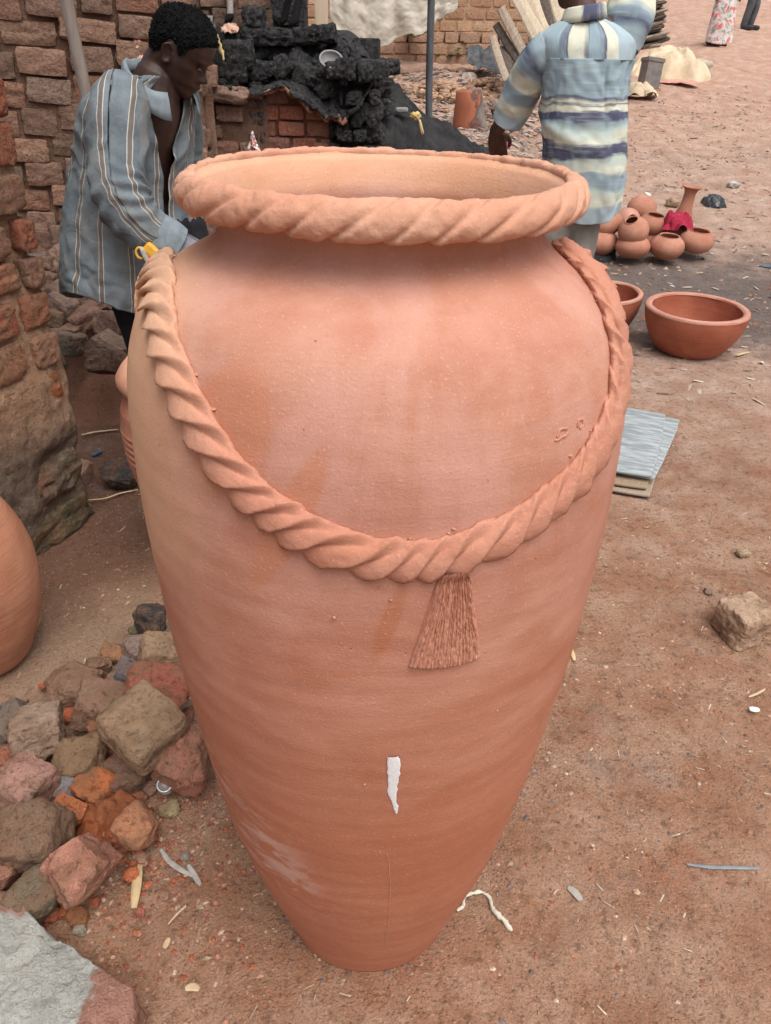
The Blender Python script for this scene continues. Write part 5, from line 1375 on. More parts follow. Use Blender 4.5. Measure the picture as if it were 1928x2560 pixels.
# ---------------- scatter: gravel, chips and litter that nobody could count
def scatter(name, pts, sizes, cols, flat, seed, label, base=None):
    r = np.random.default_rng(seed); n = len(pts)
    if base is None:
        bv = np.array([(1, 0, 0), (.3, .9, 0), (-.8, .6, 0), (-.9, -.5, 0), (.2, -1, 0), (.15, .1, 1), (-.1, -.1, -.6)], float)
        bf = [(0, 1, 5), (1, 2, 5), (2, 3, 5), (3, 4, 5), (4, 0, 5), (1, 0, 6), (2, 1, 6), (3, 2, 6), (4, 3, 6), (0, 4, 6)]
    else: bv, bf = base
    B_ = bv[None] * (1 + r.normal(size=(n, len(bv), 3)) * .18)
    B_ = B_ * sizes[:, None, :]
    a = r.random(n) * 6.283; ca, sa = np.cos(a)[:, None], np.sin(a)[:, None]; tl = r.normal(size=n) * flat
    X = B_[..., 0] * ca - B_[..., 1] * sa; Y = B_[..., 0] * sa + B_[..., 1] * ca; Z = B_[..., 2] + X * tl[:, None]
    V = np.stack([X, Y, Z], -1) + pts[:, None]
    F = (np.array(bf)[None] + (np.arange(n) * len(bv))[:, None, None]).reshape(-1, 3)
    o = obj(name, mesh(name, V.reshape(-1, 3), F, M['tint'], False, col=np.repeat(cols, len(bv), 0)))
    return tag(o, label, 'litter', kind='stuff')
def spread(n, x0, x1, y0, y1, seed, py=1.0):
    r = np.random.default_rng(seed)
    y = y0 + (y1 - y0) * r.random(n) ** py; x = x0 + (x1 - x0) * r.random(n)
    k = np.hypot(x - JX, y - JY) > .175
    x, y = x[k], y[k]
    return np.stack([x, y, HG(x, y)], -1), r
GC = np.array([(.30, .15, .09), (.38, .22, .15), (.24, .13, .09), (.44, .30, .21), (.20, .15, .13), (.34, .13, .07), (.5, .38, .28), (.2, .16, .15)])
P, r = spread(34000, -1.6, 1.9, .35, 3.4, 91, .9)
clump = fbm(P * 2.6, 71, 3) + .25 * r.normal(size=len(P)); P = P[clump > -.15]; n = len(P)
sz = (.0013 + .0062 * r.random(n) ** 4)[:, None] * np.array([1, .85, .6]) * (.8 + .5 * r.random((n, 3)))
scatter('gravel', P, sz, GC[r.integers(0, 8, n)] * (.75 + .5 * r.random((n, 1))), .2, 5, 'fine gravel and grit on the trodden earth')
a_ = np.random.default_rng(5).random(420) * 6.283; q_ = .160 + .05 * np.random.default_rng(6).random(420) ** 2
Pb = np.stack([JX + q_ * np.cos(a_), JY + q_ * np.sin(a_), 0 * a_], -1); Pb[:, 2] = HG(Pb[:, 0], Pb[:, 1])
rb = np.random.default_rng(8); scatter('base_crumbs', Pb, (.0015 + .005 * rb.random(420) ** 3)[:, None] * np.array([1, .9, .7]), GC[rb.integers(0, 8, 420)] * .9, .2, 15, 'crumbs of earth pressed round the foot of the jar')
# coarse grit spilling from the rubble
Pc = np.stack([-.52 + r.normal(size=2600) * .17, 1.12 + r.normal(size=2600) * .17, np.zeros(2600)], -1); Pc = Pc[np.hypot(Pc[:, 0] - JX, Pc[:, 1] - JY) > .18]; Pc[:, 2] = HG(Pc[:, 0], Pc[:, 1]); n = len(Pc)
scatter('red_grit', Pc, (.002 + .006 * r.random(n) ** 3)[:, None] * np.array([1, .9, .7]), np.array([(.38, .13, .07), (.42, .2, .13), (.30, .1, .06), (.5, .34, .25)])[r.integers(0, 4, n)], .2, 6, 'red grit spilling out of the rubble heap')
cv = np.array([(-1, -.16, 0), (1, -.22, 0), (1.1, .12, .1), (-.9, .2, 0), (0, 0, .22)]); cf = [(0, 1, 4), (1, 2, 4), (2, 3, 4), (3, 0, 4), (1, 0, 3), (2, 1, 3)]
P, r = spread(1500, -1.2, 2.2, .5, 4.2, 92, .8); n = len(P); P[:, 2] += .002
CC = np.array([(.50, .36, .24), (.42, .28, .18), (.58, .46, .33), (.34, .25, .18), (.6, .52, .42)])
scatter('wood_chips', P, (.004 + .011 * r.random(n) ** 2.5)[:, None] * np.array([1, .8, .5]), CC[r.integers(0, 5, n)], .25, 7, 'chips of wood and straw strewn over the earth', (cv, cf))
P, r = spread(5200, .2, 7.5, 3.6, 14, 93, 1.25); k = P[:, 0] < P[:, 1] * .62; P = P[k]; n = len(P); P[:, 2] += .004
LC = np.array([(.44, .31, .22), (.30, .19, .14), (.55, .43, .33), (.22, .15, .12), (.62, .56, .5), (.36, .2, .13)])
scatter('yard_litter', P, (.010 + .030 * r.random(n) ** 3)[:, None] * np.array([1, .9, .5]) * (.6 + .06 * P[:, 1:2]), LC[r.integers(0, 6, n)], .3, 8, 'leaves, chips and scraps littering the yard', (cv * np.array([1, 2.0, 1]), cf))
P, r = spread(3000, .8, 7, 4.5, 13, 94, 1.2); k = P[:, 0] < P[:, 1] * .62; P = P[k]; n = len(P)
scatter('yard_stones', P, (.006 + .022 * r.random(n) ** 4)[:, None] * np.array([1, .9, .7]), GC[r.integers(0, 8, n)], .2, 9, 'small stones scattered over the yard')
# rubbish on the rise between kiln and house
P, r = spread(2600, -.4, 1.7, 6.2, 11.5, 95, 1.0); n = len(P); P[:, 2] += .01
scatter('slope_litter', P, (.015 + .05 * r.random(n) ** 3)[:, None] * np.array([1, .9, .55]), np.array([(.40, .25, .17), (.22, .2, .19), (.42, .34, .28), (.30, .15, .1), (.45, .41, .37), (.12, .11, .11)])[r.integers(0, 6, n)], .35, 10, 'mixed rubbish on the rise below the house', (cv * np.array([1, 2.4, 2]), cf))
# heaps of clay clods beyond the ash
for k, (px, py, w, hh, n_, m, col, lab) in enumerate(((1105, 236, 150, .10, 240, 'tint', (.42, .27, .18), 'heap of crumbly tan clay behind the steel pole'), (1220, 228, 120, .10, 200, 'tint', (.40, .25, .165), 'heap of tan clay lumps beside the planks'), (1240, 285, 110, .09, 150, 'tint', (.26, .19, .15), 'mound of grey-brown clay next to the scorched pot'), (935, 160, 60, .06, 70, 'tint', (.30, .2, .16), 'low pile of broken brick bits right of the kiln'))):
    c = on_ground(px, py); s = mpp(c); r = np.random.default_rng(300 + k); parts = []; cols = []
    for q in range(n_):
        x, y = r.normal() * w * s * .27, r.normal() * .28; d_ = math.exp(-(x / (w * s * .4)) ** 2 - (y / .4) ** 2)
        z = float(H(c.x + x, c.y + y)) - c.z + hh * d_ * (r.random() * .6 + .5); a = (.012 + .05 * r.random() ** 2)
        Vr, Fr = rock_vf(int(q % 12) + 700, 5, 2.6, 4, .75, .25); parts.append((Vr * a * np.array([1, .9, .7]) + [x, y, z], Fr)); cols.append(np.tile(np.array(col) * (.65 + .6 * r.random()), (len(Vr), 1)))
    V, F = joinVF(parts); tag(obj('clay_heap', mesh('clay_heap', V, F, M[m], False, col=np.vstack(cols)), loc=c), lab, 'heap', kind='stuff')
for k, (px, py, w, lab) in enumerate(((1125, 182, 40, 'hollow clay brick end lying on the clay heap'), (1172, 200, 44, 'pale stone on the heap above the scorched pot'), (888, 130, 40, 'round brown pot shard right of the broken bowl'), (945, 148, 38, 'broken dark pot behind the kiln corner'), (1120, 92 + 60, 20, 'stone near the green weed'), (985, 150, 36, 'reddish brick lump on the rise'))):
    c = on_ground(px, py); s = mpp(c); V, F = rock_vf(600 + k, 10, 3.2, 5, .8, .15)
    tag(obj('stone', mesh('stone', V, F, M['rock']), loc=c, scale=(w * s / 2, .09, w * s * .4), color=[(.4, .26, .18), (.62, .56, .5), (.30, .2, .16), (.16, .12, .11), (.4, .3, .25), (.42, .2, .14)][k]), lab, 'stone')
# ================================================================ PEOPLE
def mat_skin(name, c1, c2):
    t = Mt(name, .52, .4); pos = t.coord('Position'); a = t.noise(pos, 26, 4, .6); b = t.noise(pos, 300, 2, .5)
    return t.out(t.mix(t.ss(a, .35, .7), c1, c2), t.bump(b, .15, .001))
M['skin'] = mat_skin('dark_skin', (.028, .0125, .009), (.046, .021, .0145))
M['skin_arm'] = mat_skin('brown_skin', (.062, .028, .019), (.092, .045, .031))
M['hair'] = simple('black_hair', (.003, .003, .0035), (.008, .008, .009), 120, .9, .9, .004, 340, .15, kind='Position')

HZL = np.array([-.124, -.118, -.108, -.095, -.08, -.066, -.05, -.036, -.018, 0, .018, .04, .062, .082, .098, .110, .117])
HFR = np.array([.050, .074, .087, .087, .081, .089, .088, .086, .0865, .086, .094, .096, .091, .078, .058, .032, .004])
HBK = np.array([.0, .02, .035, .045, .055, .064, .073, .081, .089, .096, .100, .101, .097, .086, .066, .040, .006])
HWD = np.array([.012, .026, .038, .049, .056, .061, .065, .068, .070, .0715, .0735, .0745, .072, .064, .050, .030, .005])
def head_surface(z, ph, grow=0.):
    """point of the head at height z and angle ph (0 = face, pi = nape)"""
    f = np.interp(z, HZL, HFR) + grow; b = np.interp(z, HZL, HBK) + grow; w = np.interp(z, HZL, HWD) + grow
    c, s = np.cos(ph), np.sin(ph)
    y = np.where(c > 0, f, b) * np.sign(c) * np.abs(c) ** .88; x = w * np.sign(s) * np.abs(s) ** .82
    return x, y
def head_vf(sc=1.0):
    z = np.r_[np.linspace(-.124, .10, 86), np.linspace(.1026, .117, 9)]; ph = np.linspace(-np.pi, np.pi, 112, endpoint=False)
    Zg, Pg = np.meshgrid(z, ph, indexing='ij')
    x, y = head_surface(Zg, Pg); zz = Zg.copy()
    g = lambda cx, cz, sx, sz: np.exp(-((x - cx) / sx) ** 2 - ((zz - cz) / sz) ** 2) * (np.cos(Pg) > .2)
    y = y + .010 * g(0, -.012, .010, .02) + .025 * g(0, -.034, .0125, .013) + .013 * (g(.0145, -.040, .0085, .008) + g(-.0145, -.040, .0085, .008))
    y = y + .0115 * g(0, -.0645, .024, .0065) + .0125 * g(0, -.0785, .022, .0065) - .006 * g(0, -.0715, .024, .0028) + .004 * g(0, -.1, .018, .012)
    y = y - .011 * (g(.031, -.004, .015, .010) + g(-.031, -.004, .015, .010)) + .006 * (g(.031, -.005, .011, .006) + g(-.031, -.005, .011, .006)) + .007 * (g(.03, .016, .02, .006) + g(-.03, .016, .02, .006))
    x = x + np.sign(x) * .004 * np.exp(-((np.abs(x) - .055) / .02) ** 2 - ((zz + .022) / .016) ** 2) * (np.cos(Pg) > .1)
    V = np.stack([x, y, zz], -1).reshape(-1, 3) * sc
    n = 112; F = grid_faces(len(z), n, True).tolist() + [list(range(n))[::-1], list(range(len(V) - n, len(V)))]
    return V, F
def ear_vf(side, sc=1.0):
    a = np.linspace(0, 2 * np.pi, 26, endpoint=False); rings = []
    for q, d in ((.02, .004), (.4, .004), (.62, .006), (.82, .013), (.95, .014), (1.0, .009), (.9, .001), (.6, -.006), (.2, -.010), (.02, -.010)):
        rings.append(np.stack([side * (.071 + d + .004 * np.cos(a) * 0), -.012 + q * .0185 * np.cos(a) - q * .004 * np.sin(a), -.012 + q * .032 * np.sin(a)], -1))
    V = np.vstack(rings); V[:, 0] += side * .010 * (-(V[:, 1] + .012) / .02).clip(-.6, 1)
    F = grid_faces(10, 26, True).tolist() + [list(range(26))[::-1], list(range(234, 260))]
    return V * sc, F
def xform(V, Mx): return np.asarray(V) @ np.array(Mx.to_3x3()).T + np.array(Mx.translation)
def head_frame(c, yaw_dir, pitch, roll=0.):
    f = Vector((yaw_dir[0], yaw_dir[1], 0)).normalized(); r = f.cross(Vector((0, 0, 1)))
    B = Matrix((r, f, Vector((0, 0, 1)))).transposed().to_4x4()
    return Matrix.Translation(c) @ B @ Matrix.Rotation(-pitch, 4, 'X') @ Matrix.Rotation(roll, 4, 'Y')
def hair_obj(parent, Mx, sc, seed, short=.011):
    z = np.r_[np.linspace(-.07, .10, 60), np.linspace(.103, .117, 8)]; ph = np.linspace(-np.pi, np.pi, 120, endpoint=False)
    Zg, Pg = np.meshgrid(z, ph, indexing='ij')
    a = np.abs(Pg)
    line = np.interp(a, [0, .5, .85, 1.15, 1.35, 1.5, 1.75, 2.0, 2.5, np.pi], [.062, .060, .047, .028, -.012, .012, .022, -.03, -.058, -.062])
    d = sstep(-.002, .02, Zg - line)
    x, y = head_surface(Zg, Pg, -.002)
    gr = (short * (.35 + .65 * sstep(0, .06, Zg - line)) + .002) * d
    nx = np.stack([x, y, Zg * .9], -1); nx /= np.linalg.norm(nx, axis=-1)[..., None]
    P = np.stack([x, y, Zg], -1) + nx * (gr + d * .0035 * np.abs(fbm(np.stack([x, y, Zg], -1) * 95, seed, 3, .7)))[..., None]
    keep = (Zg - line) > -.006
    F = grid_faces(len(z), 120, True); k = keep.reshape(-1); F = F[k[F].all(1)]
    V = P.reshape(-1, 3)
    F = F.tolist() + [list(range(len(V) - 120, len(V)))]
    V = V * sc
    # tight curls over the cap
    r = np.random.default_rng(seed); idx = np.where(k & (d.reshape(-1) > .5))[0]; idx = idx[r.integers(0, len(idx), 5200)]
    c = V[idx] + r.normal(size=(len(idx), 3)) * .0022 * sc
    t = np.array([(1, 0, -.5), (-.5, .87, -.5), (-.5, -.87, -.5), (0, 0, 1)]) * .0034 * sc
    cv = (c[:, None] + t[None] * (.6 + r.random((len(c), 4, 1)) * .9) + r.normal(size=(len(c), 4, 3)) * .0012).reshape(-1, 3)
    cf = (np.array([(0, 1, 3), (1, 2, 3), (2, 0, 3)])[None] + (np.arange(len(c)) * 4)[:, None, None] + len(V)).reshape(-1, 3).tolist()
    V = xform(np.vstack([V, cv]), Mx)
    return obj('hair', mesh('hair', V, F + cf, M['hair']), parent)

def hand_parts(wrist, fwd, back, thumb_side, curls, sc=1.0, spread_=.10):
    """wrist point, direction of the fingers, direction out of the back of the hand, side on which the thumb sits (+1 = fwd x back)"""
    f = np.array(fwd, float); f /= np.linalg.norm(f); b = np.array(back, float); b -= f * (b @ f); b /= np.linalg.norm(b); s = np.cross(f, b) * thumb_side
    w = np.array(wrist, float); parts = []
    for q in (-.024, -.008, .009, .026):
        parts.append(tube(np.array([w + s * q * .55, w + f * .045 * sc + s * q * sc, w + f * .088 * sc + s * q * 1.12 * sc]), np.array([.015, .0155, .0125]) * sc, 12))
    for i, (q, L) in enumerate(((.030, .074), (.011, .082), (-.009, .076), (-.027, .060))):
        p = w + f * .086 * sc + s * q * 1.1 * sc; d = f + s * q * spread_ * 30 * .25; d /= np.linalg.norm(d); P = [p]
        for j, (seg, cu) in enumerate(zip((.45, .31, .24), np.array(curls[i]))):
            ax = s; c_, s__ = math.cos(-cu), math.sin(-cu)
            d = d * c_ + np.cross(ax, d) * s__ * (-thumb_side) + ax * (ax @ d) * (1 - c_)
            P.append(P[-1] + d * L * seg * sc)
        Pq, _, rq = resample(np.array(P), 9, np.array([.0092, .0088, .0080, .0068]) * sc)
        parts.append(tube(Pq, rq, 10))
    p = w + f * .022 * sc + s * .022 * sc; d = f * .62 + s * .72 - b * .35; d /= np.linalg.norm(d)
    P = [p, p + d * .036 * sc, p + d * .036 * sc + (f * .9 + s * .25 - b * .2) * .030 * sc, p + d * .036 * sc + (f * .95 + s * .05 - b * .3) * .054 * sc]
    Pq, _, rq = resample(np.array(P), 9, np.array([.0135, .0115, .0098, .0078]) * sc); parts.append(tube(Pq, rq, 10))
    return parts

def limb(P, r, n=18):
    Q, _, rr = resample(np.array([np.array(p) for p in P]), 26, np.array(r)); return tube(Q, rr, n)

def garment(secs, rows, cols, fwd, gap=None, fold=.006, seed=0, hemwave=.03, fold_fn=None):
    """loft round the body: secs = (centre, half width, depth in front, depth behind); returns grid V, uv"""
    f = np.array([fwd[0], fwd[1], 0.]); f /= np.linalg.norm(f); r = np.array([f[1], -f[0], 0])
    c = np.array([np.array(s[0]) for s in secs]); a = [s[1] for s in secs]; bf = [s[2] for s in secs]; bb = [s[3] for s in secs]
    Q, s, a, bf, bb = resample(c, rows, a, bf, bb)
    ph = np.linspace(0, 2 * np.pi, cols)[None] + np.zeros((rows, 1))
    if gap is not None:
        gp = np.array([gap(t) for t in s / s[-1]])[:, None]
        ph = gp + ph * (2 * np.pi - 2 * gp) / (2 * np.pi)
    co, si = np.cos(ph), np.sin(ph)
    x = a[:, None] * np.sign(si) * np.abs(si) ** .85; y = np.where(co > 0, bf[:, None], bb[:, None]) * np.sign(co) * np.abs(co) ** .9
    V = Q[:, None] + x[..., None] * r + y[..., None] * f
    V[..., 2] -= hemwave * np.cos(2 * ph) * (1 - sstep(0, .22, s / s[-1]))[:, None]
    nr = x[..., None] * r / (a[:, None, None] ** 2) + y[..., None] * f / (bf[:, None, None] ** 2); nr /= np.linalg.norm(nr, axis=-1)[..., None] + 1e-9
    um = ph * .21; vm = s[:, None] + 0 * ph
    d = wrinkle(um, vm, seed) * fold
    if fold_fn is not None: d = d + fold_fn(um, vm, ph)
    V = V + nr * d[..., None]
    return V.reshape(-1, 3), np.stack([um, vm], -1).reshape(-1, 2), grid_faces(rows, cols)
def wrinkle(u, v, seed):
    P = np.stack([u * 7, v * 3.2, 0 * u + seed], -1)
    q = vn(P, seed)[..., None] * np.array([.9, .9, 0])
    a = 1 - np.abs(vn(P * np.array([1.3, .9, 1]) + q, seed + 1)) * 2
    b = 1 - np.abs(vn(np.stack([u * 10 + v * 7, v * 9 - u * 4, 0 * u], -1) + q, seed + 2)) * 2
    return a * .9 + b * .5 + .35 * vn(np.stack([u * 34, v * 30, 0 * u], -1), seed + 3)
def sleeve(P, r, rows=90, cols=64, seed=0, fold=.006, elbow=None, uoff=0., ring=0.):
    Q, s, rr = resample(np.array([np.array(p) for p in P]), rows, np.array(r))
    T, N_, B_ = frames(Q); ph = np.linspace(0, 2 * np.pi, cols)[None] + np.zeros((rows, 1))
    um = ph * np.mean(r) + uoff; vm = s[:, None] + 0 * ph
    d = wrinkle(um, vm, seed) * fold
    if elbow is not None:
        e, wdt, amp = elbow
        d += amp * np.exp(-((vm - e) / wdt) ** 2) * np.sin(vm * 150 + 2.2 * np.sin(ph + seed) + 3 * vn(np.stack([um * 12, vm * 4, 0 * um], -1), seed)) 
    rad = rr[:, None] + d
    V = Q[:, None] + rad[..., None] * (np.cos(ph)[..., None] * N_[:, None] + np.sin(ph)[..., None] * B_[:, None])
    return V.reshape(-1, 3), np.stack([um, vm], -1).reshape(-1, 2), grid_faces(rows, cols)
def fobj(name, g, mat, parent, thick=.003):
    V, uv, F = g
    o = obj(name, mesh(name, V, F, mat, uv=uv), parent)
    m = o.modifiers.new('t', 'SOLIDIFY'); m.thickness = thick; m.offset = -1
    return o
def local(o, p):                          # world-space mesh under a placed parent
    o.parent = p; o.matrix_parent_inverse = Matrix.Translation(-Vector(p.location)); return o

# ---------------- cloth materials
def mat_stripe():
    t = Mt('striped_denim', .9, .15); uv = t.coord('UV'); x = t.xyz(uv)[0]; y = t.xyz(uv)[1]; pos = t.coord('Position')
    a = t.noise(pos, 9, 5, .6); w = t.noise(pos, 700, 2, .5); d = t.noise(t.map(uv, (22, 3, 1)), 1, 4, .6); wv = t.noise(t.map(uv, (900, 120, 1)), 1, 2, .5)
    base = t.mix(t.ss(a, .33, .7), (.105, .133, .152), (.18, .212, .234))
    base = t.mix(t.math('MULTIPLY', t.ss(d, .48, .66), .7), base, (.19, .18, .16))
    f = t.math('FRACT', t.math('ADD', t.math('DIVIDE', x, .098), .18))
    band = t.math('MULTIPLY', t.math('GREATER_THAN', f, .415), t.math('LESS_THAN', f, .585))
    core = t.math('MULTIPLY', t.math('GREATER_THAN', f, .44), t.math('LESS_THAN', f, .56))
    col = t.mix(t.math('MULTIPLY', band, .85), base, (.50, .49, .45)); col = t.mix(core, col, (.15, .13, .115))
    col = t.mix(t.math('MULTIPLY', t.ss(w, .55, .7), .35), col, (.30, .32, .33)); col = t.mix(t.math('MULTIPLY', t.ss(wv, .45, .7), .25), col, t.mix(1., col, (.6, .6, .6), 'MULTIPLY'))
    return t.out(col, t.bump(wv, .25, .0015, t.bump(t.noise(pos, 16, 4, .6, 1.2), .5, .012, t.bump(a, .25, .012))))
M['stripe'] = mat_stripe()
M['stripe_plain'] = simple('faded_denim', (.15, .185, .21), (.21, .245, .265), 40, .9, .4, .002, 500, kind='Position')
M['denim_in'] = simple('faded_lining', (.13, .13, .16), (.19, .19, .22), 40, .9, .4, .002, 500, kind='Position')
M['black_cloth'] = simple('black_cloth', (.008, .008, .010), (.018, .018, .021), 20, .9, .4, .004, 200, kind='Position')
M['grey_cloth'] = simple('grey_trouser_cloth', (.155, .14, .125), (.215, .20, .18), 14, .9, .35, .004, 320, kind='Position')
def mat_painted(stops, name, axis=1, wob=.05, vert=False):
    t = Mt(name, .85, .2); uv = t.coord('UV'); pos = t.coord('Position')
    q = t.xyz(uv); v = q[axis]; u = q[1 - axis]
    n1 = t.noise(t.map(uv, (3.2, 5, 1) if not vert else (5, 3, 1), loc=(3, 1, 0)), 1.2, 3, .5); n2 = t.noise(t.map(uv, (5, 60, 1) if not vert else (40, 6, 1)), 1, 4, .6); w = t.noise(t.map(uv, (130, 800, 1)), 1, 2, .5)
    vv = t.math('ADD', v, t.math('ADD', t.math('MULTIPLY', t.math('SUBTRACT', n1, .5), wob * 2), t.math('MULTIPLY', t.math('SUBTRACT', n2, .5), .035)))
    col = t.ramp(vv, stops)
    col = t.mix(t.math('MULTIPLY', t.ss(n2, .5, .7), .35), col, (.50, .56, .52)); col = t.mix(t.math('MULTIPLY', t.ss(t.noise(pos, 13, 4, .6), .52, .7), .4), col, (.28, .37, .40))
    col = t.mix(t.math('MULTIPLY', t.ss(w, .5, .7), .25), col, t.mix(1., col, (.7, .72, .74), 'MULTIPLY'))
    return t.out(col, t.bump(w, .2, .0015))
SB_, CR, DK, LB, MT = (.26, .345, .395), (.60, .60, .49), (.085, .09, .145), (.36, .45, .50), (.46, .55, .51)
# up the back of the shirt, metres above the hem
M['painted_back'] = mat_painted([(.0, LB), (.06, LB), (.075, CR), (.125, MT), (.14, SB_), (.20, SB_), (.215, CR), (.25, MT), (.262, DK), (.305, DK), (.32, CR), (.36, MT), (.385, SB_), (.395, DK), (.425, DK), (.435, CR), (.452, CR), (.458, DK), (.468, CR), (.485, DK), (.495, SB_), (.60, SB_), (.625, SB_)], 'painted_shirt', 1, .065)
M['painted_yoke'] = mat_painted([(.0, SB_), (.30, SB_), (.52, LB), (.545, LB), (.55, CR), (.60, CR), (.605, DK), (.632, SB_), (.66, SB_), (.665, DK), (.68, CR), (.745, CR), (.75, DK), (.80, SB_), (.92, LB), (1.0, CR)], 'painted_yoke', 0, .02, True)
M['painted_sleeve'] = mat_painted([(.0, LB), (.05, SB_), (.075, DK), (.11, SB_), (.125, CR), (.19, CR), (.2, SB_), (.265, SB_), (.28, CR), (.31, CR), (.325, LB), (.4, LB)], 'painted_sleeve', 1, .05)
M['painted_collar'] = mat_painted([(.0, SB_), (.10, CR), (.13, DK), (.17, DK), (.175, CR), (.3, CR)], 'painted_collar', 0, .01, True)

# ---------------- the man in the blue striped shirt
g1 = at_z(405, 1200, 0.)
P1 = empty('person', (-.80, 2.72, 0), 'man in loose blue striped shirt and black trousers, head bowed to the right, sleeves rolled', 'person')
fd1 = (.84, -.54)
hc = at_y(455, 128, 2.70)
HM = head_frame(hc, (.985, -.17), R(33)); HS = .93
nb = at_y(392, 205, 2.70)
def hp(x, y, z): return HM @ Vector((x, y, z))
J = lambda px, py, y: at_y(px, py, y)
shR, elR, wrR = J(300, 262, 2.56), J(300, 480, 2.46), J(440, 622, 2.48)
shL, elL, wrL = J(447, 268, 2.86), J(440, 480, 2.95), J(500, 650, 2.85)
hipR, hipL = Vector((-.86, 2.68, .82)), Vector((-.76, 2.80, .82))
knR, knL = Vector((-.80, 2.66, .46)), Vector((-.68, 2.82, .46)); anR, anL = Vector((-.745, 2.72, .07)), Vector((-.62, 2.88, .07))
parts = [(xform(head_vf(HS)[0], HM), head_vf()[1]), (xform(ear_vf(1, HS)[0], HM), ear_vf(1)[1]), (xform(ear_vf(-1, HS)[0], HM), ear_vf(-1)[1]),
         limb([hp(0, -.028, -.03), hp(0, -.04, -.085), nb + Vector((0, 0, -.02))], [.060, .056, .060]), limb([nb, J(380, 260, 2.70), J(352, 400, 2.72), J(340, 560, 2.72), J(336, 690, 2.73)], [.07, .092, .10, .11, .12]),
         limb([nb + Vector((.0, 0, -.05)), shR], [.05, .05]), limb([nb + Vector((.0, 0, -.05)), shL], [.05, .05]),
         limb([shR, elR, wrR], [.055, .042, .029]), limb([shL, elL, wrL], [.055, .042, .029]),
         limb([hipR, knR, anR], [.085, .058, .04]), limb([hipL, knL, anL], [.085, .058, .04]),
         limb([anR, anR + Vector((.09, -.05, -.025)), anR + Vector((.17, -.09, -.04))], [.042, .038, .028]), limb([anL, anL + Vector((.09, -.05, -.025)), anL + Vector((.17, -.09, -.04))], [.042, .038, .028])]
parts += hand_parts(wrR, (.8, -.1, -.45), (.2, -.6, .6), 1, [(.35, .5, .4)] * 4)
parts += hand_parts(wrL, (.8, -.3, -.3), (.1, .3, .8), -1, [(.35, .5, .4)] * 4)
local(voxel('body', parts, .0042, M['skin'], 2), P1)
h = hair_obj(None, HM, HS, 5, .009); local(h, P1)
M['eye'] = simple('eye_white', (.06, .045, .04), (.12, .10, .09), 50, .3, .0, .001, spec=.5)
for sx in (1, -1):
    V, F = rock_vf(1, 8, 2, 0, 1, 0); c_ = hp(sx * .031 * HS, .0835 * HS, -.005 * HS)
    local(obj('eye', mesh('eye', np.asarray(V) * np.array([.0085, .006, .0028]) + np.array([0, 0, 0]), F, M['eye']), loc=c_, rot=HM.to_euler()), P1)
secs1 = [(J(338, 728, 2.73), .235, .19, .20), (J(337, 650, 2.73), .235, .185, .195), (J(331, 500, 2.73), .212, .155, .165), (J(336, 400, 2.72), .195, .135, .150), (J(343, 315, 2.71), .195, .130, .135), (J(352, 262, 2.71), .200, .118, .118), (J(363, 228, 2.71), .175, .100, .098), (J(376, 203, 2.71), .118, .084, .08), (J(385, 188, 2.70), .080, .074, .07)]
def gap1(t): return .03 if t < .55 else .03 + .42 * ((t - .55) / .45) ** 1.2
def open1(u, v, ph): return .010 * np.exp(-(np.minimum(ph, 2 * np.pi - ph) / .18) ** 2)
local(fobj('shirt', garment(secs1, 150, 190, fd1, gap1, .0115, 3, .045, open1), M['stripe'], None), P1)
slR = [J(305, 236, 2.61), J(297, 290, 2.54), J(293, 384, 2.49), J(299, 462, 2.45), J(330, 532, 2.43), J(380, 580, 2.44), J(428, 606, 2.46)]
local(fobj('sleeve', sleeve(slR, [.078, .084, .079, .079, .074, .066, .060], 130, 90, 7, .0085, (.33, .07, .006), .012), M['stripe'], None), P1)
slL = [J(440, 245, 2.82), J(450, 330, 2.90), J(448, 440, 2.95), J(452, 520, 2.94), J(480, 610, 2.9)]
local(fobj('sleeve', sleeve(slL, [.07, .076, .072, .066, .058], 90, 70, 9, .006, (.25, .07, .006), .03), M['stripe'], None), P1)
cf = [J(388, 590, 2.45), J(412, 604, 2.455), J(440, 622, 2.465)]
local(fobj('cuff', sleeve(cf, [.070, .071, .066], 30, 70, 12, .004, None, 0.), M['stripe_plain'], None, .005), P1)
local(fobj('sleeve_lining', sleeve([J(420, 612, 2.46), J(462, 634, 2.47), J(500, 650, 2.48)], [.052, .054, .050], 30, 50, 14, .004), M['denim_in'], None), P1)
# collar: a band folded over round the neck opening
f = np.array([fd1[0], fd1[1], 0]); f /= np.linalg.norm(f); r = np.array([f[1], -f[0], 0])
ph = np.linspace(.48, 2 * np.pi - .48, 110); cc = np.array(J(386, 178, 2.70)); rows = []
lean = np.array([.0, .0, 0])
for k, (dz, rr) in enumerate(((-.006, .072), (.012, .074), (.028, .078), (.032, .083), (.024, .091), (.010, .095), (-.004, .100))):
    e_ = np.minimum(ph - .48, 2 * np.pi - .48 - ph); dr = (1 - sstep(0, 1.9, e_)) 
    q = cc + r * (np.sin(ph) * rr * .98)[:, None] + f * (np.cos(ph) * rr * 1.02)[:, None]
    q += (r * np.sin(ph)[:, None] + f * np.cos(ph)[:, None]) * (dr * .030)[:, None]
    q[:, 2] += dz - dr * (.085 + .012 * max(0, k - 3)) + .0015 * np.sin(ph * 9 + k); rows.append(q)
V = np.stack(rows).reshape(-1, 3)
o = obj('collar', mesh('collar', V, grid_faces(7, 110), M['stripe_plain'])); o.modifiers.new('t', 'SOLIDIFY').thickness = .003; local(o, P1)
# turned-back front edge of the shirt
for sgn in (1, -1):
    pass
